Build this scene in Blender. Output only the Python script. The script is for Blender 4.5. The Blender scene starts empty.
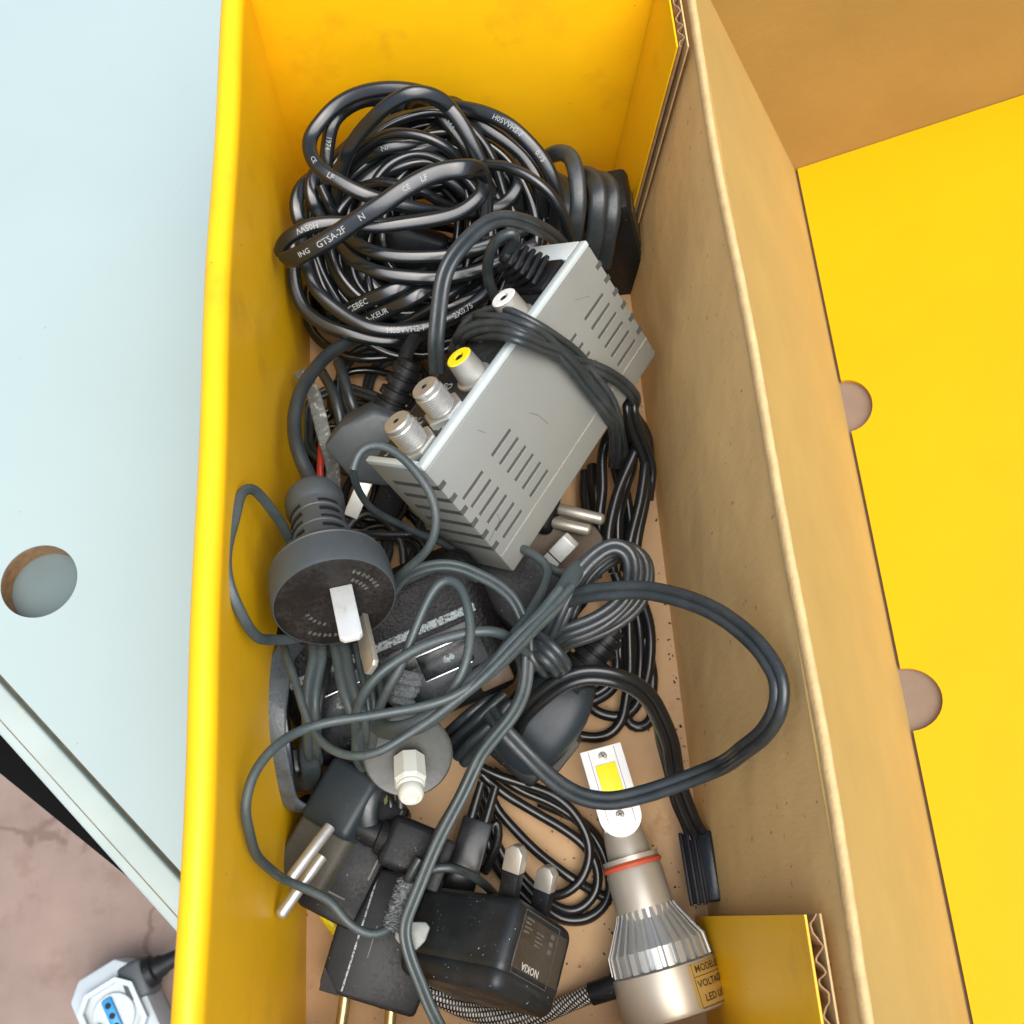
import bpy, bmesh, math, random
import numpy as np
from mathutils import Vector, Matrix
random.seed(7)
S = 0.001                      # everything is written in millimetres
SC = bpy.context.scene
COL = SC.collection
V = Vector
def R(a): return math.radians(a)

# ------------------------------------------------------------------ camera
FPX, H = 1030.0, 390.0
_n = np.array([-2.0, -404.0]); _v = np.array([-187.0, 2648.0])
_d = np.array([_n[0], _n[1], -FPX]); _d /= np.linalg.norm(_d)
_F = np.array([_v[0], _v[1], -FPX]); _F -= _d * (_F @ _d); _F /= np.linalg.norm(_F)
_Z = -_d; _X = np.cross(_F, _Z)
ROT = np.array([_X, _F, _Z])
CAMP = V((0, 0, H))
def ray(px, py): return V(ROT @ np.array([px - 512, 512 - py, -FPX]))
def P(px, py, z):
    r = ray(px, py); return CAMP + r * ((z - H) / r.z)
def PXw(px, py, x):
    r = ray(px, py); return CAMP + r * (x / r.x)
def proj(p):
    q = ROT.T @ np.array((p[0], p[1], p[2] - H)); return 512 - FPX * q[0] / q[2], 512 + FPX * q[1] / q[2]
def idir(pt, dx, dy, t=0.0):
    """unit direction that runs (dx,dy) across the photo and leans t degrees towards the camera"""
    tw = (CAMP - pt).normalized()
    e = V(ROT @ np.array([dx, -dy, 0.0])); e = (e - tw * e.dot(tw)).normalized()
    return e * math.cos(R(t)) + tw * math.sin(R(t))

# ------------------------------------------------------------------ materials
def nd(nt, typ, **kw):
    n = nt.nodes.new(typ)
    for k, v in kw.items():
        if k in n.inputs: n.inputs[k].default_value = v
        else: setattr(n, k, v)
    return n
def mat(name, col, rough=0.5, metal=0.0, var=0.12, vscale=60, bump=0.05, bscale=600, dust=0.0, dustcol=(0.30, 0.30, 0.28),
        dscale=900, coat=0.0, spec=0.5, stretch=(1, 1, 1), stain=None, trans=0.0, specks=None, wave=0.0):
    m = bpy.data.materials.new(name); m.use_nodes = True
    nt = m.node_tree; b = nt.nodes['Principled BSDF']; L = nt.links.new
    b.inputs['Roughness'].default_value = rough; b.inputs['Metallic'].default_value = metal
    b.inputs['Coat Weight'].default_value = coat; b.inputs['Coat Roughness'].default_value = 0.12
    b.inputs['Specular IOR Level'].default_value = spec
    if trans: b.inputs['Transmission Weight'].default_value = trans
    tc = nd(nt, 'ShaderNodeTexCoord'); mp = nd(nt, 'ShaderNodeMapping'); mp.inputs['Scale'].default_value = stretch
    L(tc.outputs['Object'], mp.inputs['Vector']); co = mp.outputs['Vector']
    n1 = nd(nt, 'ShaderNodeTexNoise', Scale=vscale, Detail=5.0, Roughness=0.6); L(co, n1.inputs['Vector'])
    mr = nd(nt, 'ShaderNodeMapRange'); mr.inputs[1].default_value = 0.3; mr.inputs[2].default_value = 0.7
    mr.inputs[3].default_value = 1 - var; mr.inputs[4].default_value = 1 + var
    L(n1.outputs['Fac'], mr.inputs[0])
    mx = nd(nt, 'ShaderNodeMix', data_type='RGBA', blend_type='MULTIPLY'); mx.inputs[0].default_value = 1
    mx.inputs[6].default_value = (*col, 1); L(mr.outputs[0], mx.inputs[7]); out = mx.outputs[2]
    if stain:
        sc_, lo, hi, scol = stain
        n3 = nd(nt, 'ShaderNodeTexNoise', Scale=sc_, Detail=7.0, Roughness=0.65); L(co, n3.inputs['Vector'])
        r3 = nd(nt, 'ShaderNodeMapRange'); r3.inputs[1].default_value = lo; r3.inputs[2].default_value = hi
        L(n3.outputs['Fac'], r3.inputs[0])
        m3 = nd(nt, 'ShaderNodeMix', data_type='RGBA'); L(r3.outputs[0], m3.inputs[0]); L(out, m3.inputs[6]); m3.inputs[7].default_value = (*scol, 1)
        out = m3.outputs[2]
    if specks:
        sc_, lo, hi, scol = specks
        n4 = nd(nt, 'ShaderNodeTexNoise', Scale=sc_, Detail=2.0); L(tc.outputs['Object'], n4.inputs['Vector'])
        r4 = nd(nt, 'ShaderNodeMapRange'); r4.inputs[1].default_value = lo; r4.inputs[2].default_value = hi
        L(n4.outputs['Fac'], r4.inputs[0])
        m4 = nd(nt, 'ShaderNodeMix', data_type='RGBA'); L(r4.outputs[0], m4.inputs[0]); L(out, m4.inputs[6]); m4.inputs[7].default_value = (*scol, 1)
        out = m4.outputs[2]
    if dust:
        n2 = nd(nt, 'ShaderNodeTexNoise', Scale=dscale, Detail=4.0, Roughness=0.7); L(co, n2.inputs['Vector'])
        n2b = nd(nt, 'ShaderNodeTexNoise', Scale=dscale / 12, Detail=3.0); L(co, n2b.inputs['Vector'])
        mu = nd(nt, 'ShaderNodeMath', operation='MULTIPLY'); L(n2.outputs['Fac'], mu.inputs[0]); L(n2b.outputs['Fac'], mu.inputs[1])
        r2 = nd(nt, 'ShaderNodeMapRange'); r2.inputs[1].default_value = 0.2; r2.inputs[2].default_value = 0.48; r2.inputs[4].default_value = dust
        L(mu.outputs[0], r2.inputs[0])
        m2 = nd(nt, 'ShaderNodeMix', data_type='RGBA'); L(r2.outputs[0], m2.inputs[0]); L(out, m2.inputs[6]); m2.inputs[7].default_value = (*dustcol, 1)
        out = m2.outputs[2]
        rr = nd(nt, 'ShaderNodeMapRange'); rr.inputs[2].default_value = max(dust, .01); rr.inputs[3].default_value = rough; rr.inputs[4].default_value = min(1, rough + .35)
        L(r2.outputs[0], rr.inputs[0]); L(rr.outputs[0], b.inputs['Roughness'])
    L(out, b.inputs['Base Color'])
    if bump:
        nb = nd(nt, 'ShaderNodeTexNoise', Scale=bscale, Detail=3.0); L(co, nb.inputs['Vector'])
        bp = nd(nt, 'ShaderNodeBump', Strength=bump, Distance=0.001); L(nb.outputs['Fac'], bp.inputs['Height']); L(bp.outputs[0], b.inputs['Normal'])
        if wave:
            nw = nd(nt, 'ShaderNodeTexNoise', Scale=15.0, Detail=3.0, Roughness=0.55); L(tc.outputs['Object'], nw.inputs['Vector'])
            bw = nd(nt, 'ShaderNodeBump', Strength=wave, Distance=0.006); L(nw.outputs['Fac'], bw.inputs['Height']); L(bw.outputs[0], bp.inputs['Normal'])
    return m

M = {}
M['yellow'] = mat('yellow_card', (0.90, 0.50, 0.004), 0.42, var=0.045, vscale=25, bump=0.06, bscale=350, stain=(30, 0.56, 0.84, (0.66, 0.33, 0.008)), specks=(420, .755, .80, (.25, .13, .02)), spec=0.4, wave=.12)
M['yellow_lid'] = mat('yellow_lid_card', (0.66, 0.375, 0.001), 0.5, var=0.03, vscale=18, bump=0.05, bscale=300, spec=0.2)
M['kraft'] = mat('kraft_card', (0.74, 0.49, 0.20), 0.72, var=0.06, vscale=28, bump=0.20, bscale=500, stretch=(1, 1, 0.25), stain=(30, 0.68, 0.95, (0.44, 0.28, 0.12)), wave=.5, specks=(420, .69, .78, (.34, .20, .08)), spec=0.2)
M['kraft_lid'] = mat('kraft_lid_card', (0.46, 0.31, 0.10), 0.7, var=0.07, vscale=22, bump=0.10, bscale=450, stain=(45, 0.70, 0.90, (0.36, 0.20, 0.07)), specks=(600, .77, .80, (.2, .1, .04)), spec=0.25)
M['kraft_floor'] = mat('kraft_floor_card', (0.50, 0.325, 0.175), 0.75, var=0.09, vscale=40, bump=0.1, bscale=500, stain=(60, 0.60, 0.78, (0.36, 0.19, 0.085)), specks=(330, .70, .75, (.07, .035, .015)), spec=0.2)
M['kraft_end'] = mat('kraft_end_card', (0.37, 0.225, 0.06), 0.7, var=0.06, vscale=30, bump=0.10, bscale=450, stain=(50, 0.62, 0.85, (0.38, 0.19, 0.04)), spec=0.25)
M['kraft_back'] = mat('shaded_kraft_backing', (0.225, 0.16, 0.115), 0.8, var=0.08)  # kraft behind the notches, recess shade painted in as a darker tone
M['crease'] = mat('worn_lit_crease', (0.60, 0.42, 0.19), 0.85, var=0.12, vscale=220, bump=0.25, bscale=900, stain=(300, 0.62, 0.8, (0.5, 0.32, 0.13)))  # fold wear plus the light its top catches, both in the colour
M['flute'] = mat('corrugated_fluting', (0.34, 0.20, 0.09), 0.8, var=0.2, vscale=200, bump=0.2)
M['table'] = mat('white_laminate', (0.345, 0.432, 0.42), 0.38, var=0.025, vscale=9, bump=0.02, stain=(16, 0.62, 0.95, (0.30, 0.36, 0.34)), specks=(260, .765, .80, (.30, .30, .28)))
M['trim'] = mat('cream_edge', (0.38, 0.45, 0.42), 0.5, var=0.05, vscale=40, stain=(60, 0.60, 0.85, (0.45, 0.42, 0.32)))
M['chip'] = mat('chipboard', (0.26, 0.155, 0.075), 0.85, var=0.25, vscale=300, bump=0.3)
M['groove'] = mat('dirty_groove', (0.20, 0.17, 0.11), 0.8, var=0.3, vscale=120)
M['lower'] = mat('shaded_lower_board', (0.115, 0.155, 0.155), 0.5, var=0.05)  # whitish board, the shade inside the hole is put into its grey
M['dull_black'] = mat('dull_black_finish', (0.003, 0.003, 0.003), 0.8, spec=0.1)
M['cord'] = mat('black_glossy_cord', (0.007, 0.0095, 0.0105), 0.20, var=0.15, bump=0.015, bscale=700, spec=0.75)
M['gloss'] = mat('shiny_black_cord', (0.009, 0.010, 0.0105), 0.25, var=0.2, bump=0.03, spec=0.5)
M['twin'] = mat('dark_grey_twin_cord', (0.020, 0.027, 0.029), 0.33, var=0.15, bump=0.04, bscale=900, spec=0.65, dust=0.10, dscale=1300, dustcol=(0.2, 0.2, 0.19))
M['thin'] = mat('grey_thin_cord', (0.040, 0.056, 0.056), 0.40, var=0.12, bump=0.04, bscale=900, spec=0.6, dust=0.15, dscale=1000, dustcol=(0.22, 0.21, 0.18))
M['matte'] = mat('black_matte_plastic', (0.009, 0.010, 0.011), 0.36, var=0.2, bump=0.03, bscale=1200, dust=0.03, spec=0.2, specks=(1300, .745, .765, (.30, .30, .28)), dscale=1000)
M['plug_grey'] = mat('charcoal_plug_rubber', (0.052, 0.063, 0.067), 0.42, var=0.08, bump=0.03, bscale=900, dust=0.03, dscale=700)
M['plug_face'] = mat('dark_plug_face', (0.011, 0.009, 0.008), 0.5, var=0.25, vscale=150, bump=0.1, spec=0.25, dust=0.12, dscale=800, dustcol=(0.22, 0.21, 0.19))
M['slot'] = mat('slot_black', (0.004, 0.004, 0.004), 0.7, bump=0)
M['casing'] = mat('silver_painted_metal', (0.235, 0.245, 0.222), 0.38, metal=0.15, var=0.04, vscale=40, bump=0.04, bscale=1500, stain=(70, 0.70, 0.9, (0.26, 0.26, 0.23)))
M['casing_lit_rim'] = mat('lit_casing_metal', (0.52, 0.59, 0.58), 0.35, metal=0.1, var=0.04)  # brighter copy of the casing metal, light on the rim painted in
M['casing_dark'] = mat('grille_slot', (0.06, 0.062, 0.058), 0.6)
M['panel'] = mat('black_panel', (0.012, 0.014, 0.015), 0.4, dust=0.15)
M['nickel'] = mat('dull_nickel', (0.50, 0.50, 0.46), 0.36, metal=0.7, var=0.10, vscale=250, bump=0.05)
M['rca'] = mat('grey_nickel', (0.42, 0.41, 0.36), 0.42, metal=0.6, var=0.10, vscale=250)
M['pin'] = mat('bright_pin', (0.72, 0.74, 0.70), 0.36, metal=0.35, var=0.05, vscale=200, stain=(260, 0.60, 0.8, (0.5, 0.42, 0.28)))
M['pin_dull'] = mat('dull_pin', (0.42, 0.40, 0.34), 0.38, metal=0.6, var=0.12, vscale=200, stain=(200, 0.58, 0.8, (0.40, 0.28, 0.12)))
M['brass'] = mat('brass_pin', (0.50, 0.40, 0.20), 0.32, metal=0.85, var=0.15, vscale=200)
M['yellow_plastic'] = mat('yellow_plastic', (0.85, 0.72, 0.01), 0.4, var=0.03)
M['white_plastic'] = mat('white_plastic', (0.78, 0.78, 0.74), 0.45, var=0.05)
M['adapter'] = mat('pebbled_black_plastic', (0.006, 0.006, 0.0065), 0.34, bump=0.4, bscale=900, spec=0.2, dust=0.02, dscale=1500)
M['gloss_panel'] = mat('dark_gloss_plastic', (0.010, 0.013, 0.014), 0.2, var=0.3, vscale=120, bump=0.03, spec=0.35, dust=0.03)
M['worn_edge'] = mat('worn_pale_edge', (0.32, 0.36, 0.36), 0.5, metal=0.2, bump=0.9, bscale=900, stain=(900, 0.52, 0.6, (0.05, 0.06, 0.06)))
M['flat_print'] = mat('worn_printed_vinyl', (0.10, 0.11, 0.10), 0.5, var=0.3, vscale=250, bump=0.3, stain=(420, 0.55, 0.62, (0.34, 0.34, 0.30)))
M['silver_line'] = mat('silver_line', (0.70, 0.72, 0.70), 0.25, metal=0.7)
M['smoke'] = mat('smoky_grey_plastic', (0.060, 0.062, 0.052), 0.32, var=0.12, vscale=60, bump=0.06, dust=0.10, coat=0.2)
M['pale_pin'] = mat('pale_plastic_pin', (0.66, 0.68, 0.60), 0.3, var=0.05, spec=0.5, trans=0.15)
M['brown_face'] = mat('brown_plug_face', (0.075, 0.045, 0.018), 0.4, var=0.2, vscale=90, dust=0.1)
M['euro'] = mat('slate_plug_plastic', (0.020, 0.028, 0.033), 0.40, var=0.10, spec=0.3, specks=(1100, .745, .765, (.25, .26, .25)), dscale=700)
M['euro_side'] = mat('dusty_plug_side', (0.050, 0.046, 0.033), 0.6, var=0.15, dust=0.15, dscale=900)
M['charger'] = mat('dusty_charger_plastic', (0.013, 0.016, 0.0175), 0.30, var=0.1, bump=0.005, dust=0.03, dscale=1400, spec=0.35, specks=(1200, .73, .75, (.34, .34, .32)))
M['charger_side'] = mat('brownish_charger_face', (0.030, 0.022, 0.013), 0.3, var=0.2, bump=0.03, dust=0.12, dscale=900)
M['print_white'] = mat('white_print', (0.30, 0.32, 0.31), 0.5, var=0.25, vscale=900, bump=0)
M['print_grey'] = mat('grey_print', (0.085, 0.082, 0.072), 0.5, var=0.4, vscale=900, bump=0)
M['print_dark'] = mat('dark_print', (0.07, 0.045, 0.01), 0.5, bump=0)
M['print_logo'] = mat('pale_print', (0.42, 0.41, 0.36), 0.5, bump=0)
M['lint'] = mat('dust_crusted_rubber', (0.12, 0.135, 0.14), 0.9, var=0.4, vscale=500, bump=1.0, bscale=1200, dust=0.5, dustcol=(0.36, 0.38, 0.37))
M['tab'] = mat('translucent_grey_tab', (0.22, 0.24, 0.22), 0.45, var=0.15, vscale=200, bump=0.15, dust=0.25)
M['bulb_metal'] = mat('satin_champagne_metal', (0.47, 0.43, 0.35), 0.40, metal=0.5, var=0.05, vscale=30, bump=0.02, bscale=1500)
M['bulb_fins'] = mat('bright_aluminium', (0.52, 0.53, 0.50), 0.34, metal=0.6, var=0.06)
M['board'] = mat('white_led_board', (0.84, 0.86, 0.84), 0.4, var=0.02)
M['led'] = mat('yellow_phosphor', (0.90, 0.80, 0.01), 0.45, var=0.04, vscale=200)
M['oring'] = mat('red_rubber_ring', (0.42, 0.07, 0.03), 0.5, var=0.1)
M['foil'] = mat('gold_foil_label', (0.62, 0.46, 0.16), 0.32, metal=0.55, var=0.05)
M['screw'] = mat('screw_dark', (0.10, 0.09, 0.07), 0.4, metal=0.6)
M['socket'] = mat('white_socket_plastic', (0.46, 0.52, 0.54), 0.4, var=0.04)
M['socket_in'] = mat('grey_socket_well', (0.42, 0.46, 0.46), 0.5, var=0.08)
M['blue'] = mat('blue_plastic', (0.03, 0.27, 0.56), 0.4, var=0.05)
M['lint_spot'] = mat('green_lint', (0.12, 0.13, 0.04), 0.9, var=0.3)
M['red'] = mat('red_wire', (0.40, 0.03, 0.02), 0.4)
M['ribbon'] = mat('grey_ribbon_vinyl', (0.070, 0.088, 0.100), 0.26, var=0.25, vscale=150, bump=0.25, bscale=350, dust=0.1)

def mat_braid():
    m = bpy.data.materials.new('braided_sleeve'); m.use_nodes = True
    nt = m.node_tree; b = nt.nodes['Principled BSDF']; L = nt.links.new
    b.inputs['Roughness'].default_value = 0.5
    uv = nd(nt, 'ShaderNodeTexCoord'); mp = nd(nt, 'ShaderNodeMapping')
    mp.inputs['Rotation'].default_value = (0, 0, R(45)); mp.inputs['Scale'].default_value = (1, 1, 1)
    L(uv.outputs['UV'], mp.inputs['Vector'])
    c = nd(nt, 'ShaderNodeTexBrick'); c.inputs['Scale'].default_value = 1.0
    c.inputs['Color1'].default_value = (0.72, 0.70, 0.62, 1); c.inputs['Color2'].default_value = (0.5, 0.49, 0.44, 1); c.inputs['Mortar'].default_value = (0.012, 0.012, 0.012, 1)
    c.inputs['Mortar Size'].default_value = 0.2; c.inputs['Brick Width'].default_value = 1.1; c.inputs['Row Height'].default_value = 0.75
    L(mp.outputs[0], c.inputs['Vector']); L(c.outputs['Color'], b.inputs['Base Color'])
    bp = nd(nt, 'ShaderNodeBump', Strength=0.8, Distance=0.0005); bp.invert = True; L(c.outputs['Fac'], bp.inputs['Height']); L(bp.outputs[0], b.inputs['Normal'])
    return m
M['braid'] = mat_braid()

def mat_ground():
    m = mat('brown_stone_floor', (0.245, 0.178, 0.145), 0.75, var=0.16, vscale=14, bump=0.2, bscale=60, stain=(35, 0.52, 0.72, (0.20, 0.135, 0.105)))
    nt = m.node_tree; L = nt.links.new; b = nt.nodes['Principled BSDF']
    src = b.inputs['Base Color'].links[0].from_socket
    tc = nd(nt, 'ShaderNodeTexCoord')
    nz = nd(nt, 'ShaderNodeTexNoise', Scale=9.0, Detail=5.0); L(tc.outputs['Object'], nz.inputs['Vector'])
    ad = nd(nt, 'ShaderNodeMix', data_type='RGBA', blend_type='LINEAR_LIGHT'); ad.inputs[0].default_value = 0.10
    L(tc.outputs['Object'], ad.inputs[6]); L(nz.outputs['Color'], ad.inputs[7])
    v = nd(nt, 'ShaderNodeTexVoronoi', Scale=5.2, feature='DISTANCE_TO_EDGE'); L(ad.outputs[2], v.inputs['Vector'])
    r = nd(nt, 'ShaderNodeMapRange'); r.inputs[1].default_value = 0.004; r.inputs[2].default_value = 0.022; r.inputs[3].default_value = 0.55; r.inputs[4].default_value = 0.0
    L(v.outputs['Distance'], r.inputs[0])
    mx = nd(nt, 'ShaderNodeMix', data_type='RGBA'); L(r.outputs[0], mx.inputs[0]); L(src, mx.inputs[6]); mx.inputs[7].default_value = (0.10, 0.06, 0.045, 1)
    L(mx.outputs[2], b.inputs['Base Color'])
    return m
M['ground'] = mat_ground()

# ------------------------------------------------------------------ object helpers
LOC = {}
def thing(name, label, cat, loc, group=None):
    o = bpy.data.objects.new(name, None); COL.objects.link(o)
    o.location = V(loc) * S; o.empty_display_size = 0.01
    o['label'] = label; o['category'] = cat
    if group: o['group'] = group
    LOC[o.name] = V(loc); return o
def tag(o, label, cat, group=None):
    o['label'] = label; o['category'] = cat
    if group: o['group'] = group
    return o
def obj(name, bm, m, parent=None, smooth=38, label=None):
    if parent is None:
        vs = [v.co for v in bm.verts]
        lo = V([min(v[i] for v in vs) for i in range(3)]); hi = V([max(v[i] for v in vs) for i in range(3)])
        loc = V(((lo.x + hi.x) / 2, (lo.y + hi.y) / 2, lo.z))
    else: loc = LOC[parent.name]
    for v in bm.verts: v.co = (v.co - loc) * S
    me = bpy.data.meshes.new(name); bm.to_mesh(me); bm.free()
    me.materials.append(m)
    if smooth:
        me.polygons.foreach_set('use_smooth', [True] * len(me.polygons)); me.set_sharp_from_angle(angle=R(smooth))
    o = bpy.data.objects.new(name, me); COL.objects.link(o)
    if parent is None: o.location = loc * S
    else: o.parent = parent
    LOC[o.name] = loc
    if label: o['label'] = label
    return o
def BM(): return bmesh.new()
def frame(O, x, yh):
    x = V(x).normalized(); y = V(yh); y = (y - x * y.dot(x)).normalized(); z = x.cross(y)
    return Matrix(((x.x, y.x, z.x, O[0]), (x.y, y.y, z.y, O[1]), (x.z, y.z, z.z, O[2]), (0, 0, 0, 1)))
def faxis(O, z, xh):
    z = V(z).normalized(); x = V(xh); x = (x - z * x.dot(z)).normalized(); y = z.cross(x)
    return Matrix(((x.x, y.x, z.x, O[0]), (x.y, y.y, z.y, O[1]), (x.z, y.z, z.z, O[2]), (0, 0, 0, 1)))
I4 = Matrix.Identity(4)
def join(bm, t, Mx=I4):
    t.transform(Mx); me = bpy.data.meshes.new('tmp'); t.to_mesh(me); t.free(); bm.from_mesh(me); bpy.data.meshes.remove(me)
def box(bm, Mx, lo, hi, bev=0.0, seg=2):
    t = BM(); bmesh.ops.create_cube(t, size=1)
    lo = V(lo); hi = V(hi)
    for v in t.verts: v.co = V([(lo[i] + hi[i]) / 2 + v.co[i] * (hi[i] - lo[i]) for i in range(3)])
    if bev: bmesh.ops.bevel(t, geom=t.edges[:], offset=bev, segments=seg, profile=0.5, affect='EDGES')
    join(bm, t, Mx)
def lathe(bm, Mx, prof, n=40, rip=None, cap0=True, cap1=True):
    t = BM(); rings = []
    for k, (s, r) in enumerate(prof):
        ring = []
        for i in range(n):
            a = 2 * math.pi * i / n; rr = r * (rip(a, s) if rip else 1)
            ring.append(t.verts.new((rr * math.cos(a), rr * math.sin(a), s)))
        rings.append(ring)
    for a, b in zip(rings, rings[1:]):
        for i in range(n): t.faces.new((a[i], a[(i + 1) % n], b[(i + 1) % n], b[i]))
    if cap0: t.faces.new(rings[0][::-1])
    if cap1: t.faces.new(rings[-1])
    bmesh.ops.recalc_face_normals(t, faces=t.faces[:]); join(bm, t, Mx)
def prism(bm, Mx, poly, z0, z1, bev=0.0, holes=()):
    t = BM()
    loops = [poly] + list(holes); es = []; 
    for lp in loops:
        vs = [t.verts.new((p[0], p[1], z0)) for p in lp]
        es += [t.edges.new((vs[i], vs[(i + 1) % len(vs)])) for i in range(len(vs))]
    if holes or len(poly) > 8: bmesh.ops.triangle_fill(t, edges=es, use_beauty=True)
    else: t.faces.new(t.verts[:])
    ext = bmesh.ops.extrude_face_region(t, geom=t.faces[:])
    for g in ext['geom']:
        if isinstance(g, bmesh.types.BMVert): g.co.z = z1
    bmesh.ops.recalc_face_normals(t, faces=t.faces[:])
    if bev:
        ed = [e for e in t.edges if len(e.link_faces) == 2 and e.calc_face_angle(0) > 0.4]
        bmesh.ops.bevel(t, geom=ed, offset=bev, segments=2, profile=0.5, affect='EDGES')
    join(bm, t, Mx)

# ---- swept cables
YB, YF, XL = 304.0, -44.0, -71.5
def xr(z): return 70.0 + 9.0 * max(0, min(130, z)) / 130
def prof_round(r, n=14): return [(r * math.cos(2 * math.pi * i / n), r * math.sin(2 * math.pi * i / n)) for i in range(n)]
def prof_flat(w, t, n=7):
    r = t / 2; d = w / 2 - r; o = []
    for i in range(n + 1): a = -math.pi / 2 + math.pi * i / n; o.append((d + r * math.cos(a), r * math.sin(a)))
    for i in range(n + 1): a = math.pi / 2 + math.pi * i / n; o.append((-d + r * math.cos(a), r * math.sin(a)))
    return o
def prof_twin(r, gap=0.86, n=10):
    o = []; d = r * gap; a0 = R(150)
    for i in range(n + 1): a = -a0 + 2 * a0 * i / n; o.append((d + r * math.cos(a), r * math.sin(a)))
    for i in range(n + 1): a = math.pi - a0 + 2 * a0 * i / n; o.append((-d + r * math.cos(a), r * math.sin(a)))
    return o
def spline(pts, step=1.6, closed=False):
    p = [V(q[:3]) for q in pts]; tw = [q[3] if len(q) > 3 else 0.0 for q in pts]; n = len(p); out = []
    def g(i): return p[i % n] if closed else p[max(0, min(n - 1, i))]
    for i in range(n if closed else n - 1):
        a, b, c, d = g(i - 1), g(i), g(i + 1), g(i + 2)
        if not closed and i == 0: a = b * 2 - c
        if not closed and i == n - 2: d = c * 2 - b
        l = (c - b).length; l0 = max((b - a).length, .1); l2 = max((d - c).length, .1)
        m1 = ((c - b) / max(l, .1) * l0 + (b - a) / l0 * max(l, .1)) / (l0 + l) * l
        m2 = ((d - c) / l2 * l + (c - b) / max(l, .1) * l2) / (l2 + l) * l
        k = max(2, int(l / step))
        for j in range(k):
            t = j / k; t2 = t * t; t3 = t2 * t
            t_ = tw[i] + (tw[(i + 1) % n] - tw[i]) * (3 * t2 - 2 * t3)
            out.append((b * (2 * t3 - 3 * t2 + 1) + m1 * (t3 - 2 * t2 + t) + c * (3 * t2 - 2 * t3) + m2 * (t3 - t2), t_))
    if not closed: out.append((p[-1], tw[-1]))
    return [o[0] for o in out], [o[1] for o in out]
def clampin(q, r):
    q.z = max(q.z, r)
    if q.z < 128:
        q.x = max(XL + r, min(xr(q.z) - r, q.x)); q.y = min(YB - r, q.y)
    return q
wob_rng = random.Random(5)
def path(pts, r, closed=False, ref=None, inside=True, step=1.6, wob=1.0):
    c, tw = spline(pts, step, closed)
    if inside: c = [clampin(q.copy(), r) for q in c]
    n = len(c)
    ph = [wob_rng.uniform(0, 6.28) for _ in range(6)]
    if not closed:
        for i in range(1, n - 1):
            f_ = wob * min(1.0, i / 8, (n - 1 - i) / 8); L_ = i * step
            c[i] += V((.36 * math.sin(L_ / 4.3 + ph[0]) + .3 * math.sin(L_ / 9.7 + ph[1]), .36 * math.sin(L_ / 4.9 + ph[2]) + .3 * math.sin(L_ / 8.1 + ph[3]), .25 * math.sin(L_ / 6.1 + ph[4]))) * f_
    for _ in range(3):
        c = [((c[i - 1] + c[i] * 2 + c[(i + 1) % n]) / 4) if (closed or 0 < i < n - 1) else c[i] for i in range(n)]
    fr = []; pn = None
    for i in range(n):
        a = c[i - 1] if (closed or i > 0) else c[i]; b = c[(i + 1) % n] if (closed or i < n - 1) else c[i]
        T = (b - a).normalized()
        rf = V(ref) if ref else (CAMP - c[i]).normalized()
        nn = rf - T * rf.dot(T)
        if pn is not None: nn = nn + (pn - T * pn.dot(T)) * 0.8
        nn = nn.normalized() if nn.length > 1e-6 else pn
        pn = nn
        fr.append((c[i], T, nn))
    out = []
    for (q, T, nn), t in zip(fr, tw):
        B = T.cross(nn)
        a = R(t); out.append((q, T, nn * math.cos(a) + B * math.sin(a)))
    return out
def sweep(bm, fr, prof, closed=False, scale=None, uv=False):
    rings = []; k = len(prof)
    for i, (q, T, nn) in enumerate(fr):
        B = T.cross(nn); s = scale(i / max(1, len(fr) - 1)) if scale else 1
        rings.append([bm.verts.new(q + B * (a * s) + nn * (b * s)) for a, b in prof])
    fs = []
    for i in range(len(rings) if closed else len(rings) - 1):
        A, Bq = rings[i], rings[(i + 1) % len(rings)]
        for j in range(k): fs.append((bm.faces.new((A[j], A[(j + 1) % k], Bq[(j + 1) % k], Bq[j])), i, j))
    if not closed: bm.faces.new(rings[0][::-1]); bm.faces.new(rings[-1])
    if uv:
        lay = bm.loops.layers.uv.new('UVMap'); per = uv
        ds = (fr[1][0] - fr[0][0]).length
        for f, i, j in fs:
            for l, (ii, jj) in zip(f.loops, ((i, j), (i, j + 1), (i + 1, j + 1), (i + 1, j))):
                l[lay].uv = (jj / k * per, ii * ds * per / 11.0)
    return bm
def vpts(pts, view=None, zf=None):
    o = []
    for q in pts:
        u, v_, z = q[:3]
        if view: u, v_ = view[0] + u / view[2], view[1] + v_ / view[2]
        if zf: z = zf(v_) + z
        o.append((*P(u, v_, z), *(q[3:4])))
    return o
PATHS = {}
def cab(name, pts, prof, m, view=None, parent=None, label=None, cat='cable', group=None, zf=None, closed=False, raw=False, r=None, key=None, plabel=None, scale=None, uv=False, inside=True, ref=None, wob=.85):
    w = pts if raw else vpts(pts, view, zf)
    if r is None: r = max(abs(b) for a, b in prof)
    fr = path(w, r, closed, ref=ref, inside=inside, wob=wob)
    if key: PATHS[key] = fr
    bm = sweep(BM(), fr, prof, closed, scale, uv)
    bmesh.ops.recalc_face_normals(bm, faces=bm.faces[:])
    o = obj(name, bm, m, parent, smooth=50, label=plabel)
    if parent is None: tag(o, label, cat, group)
    return o

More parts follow.
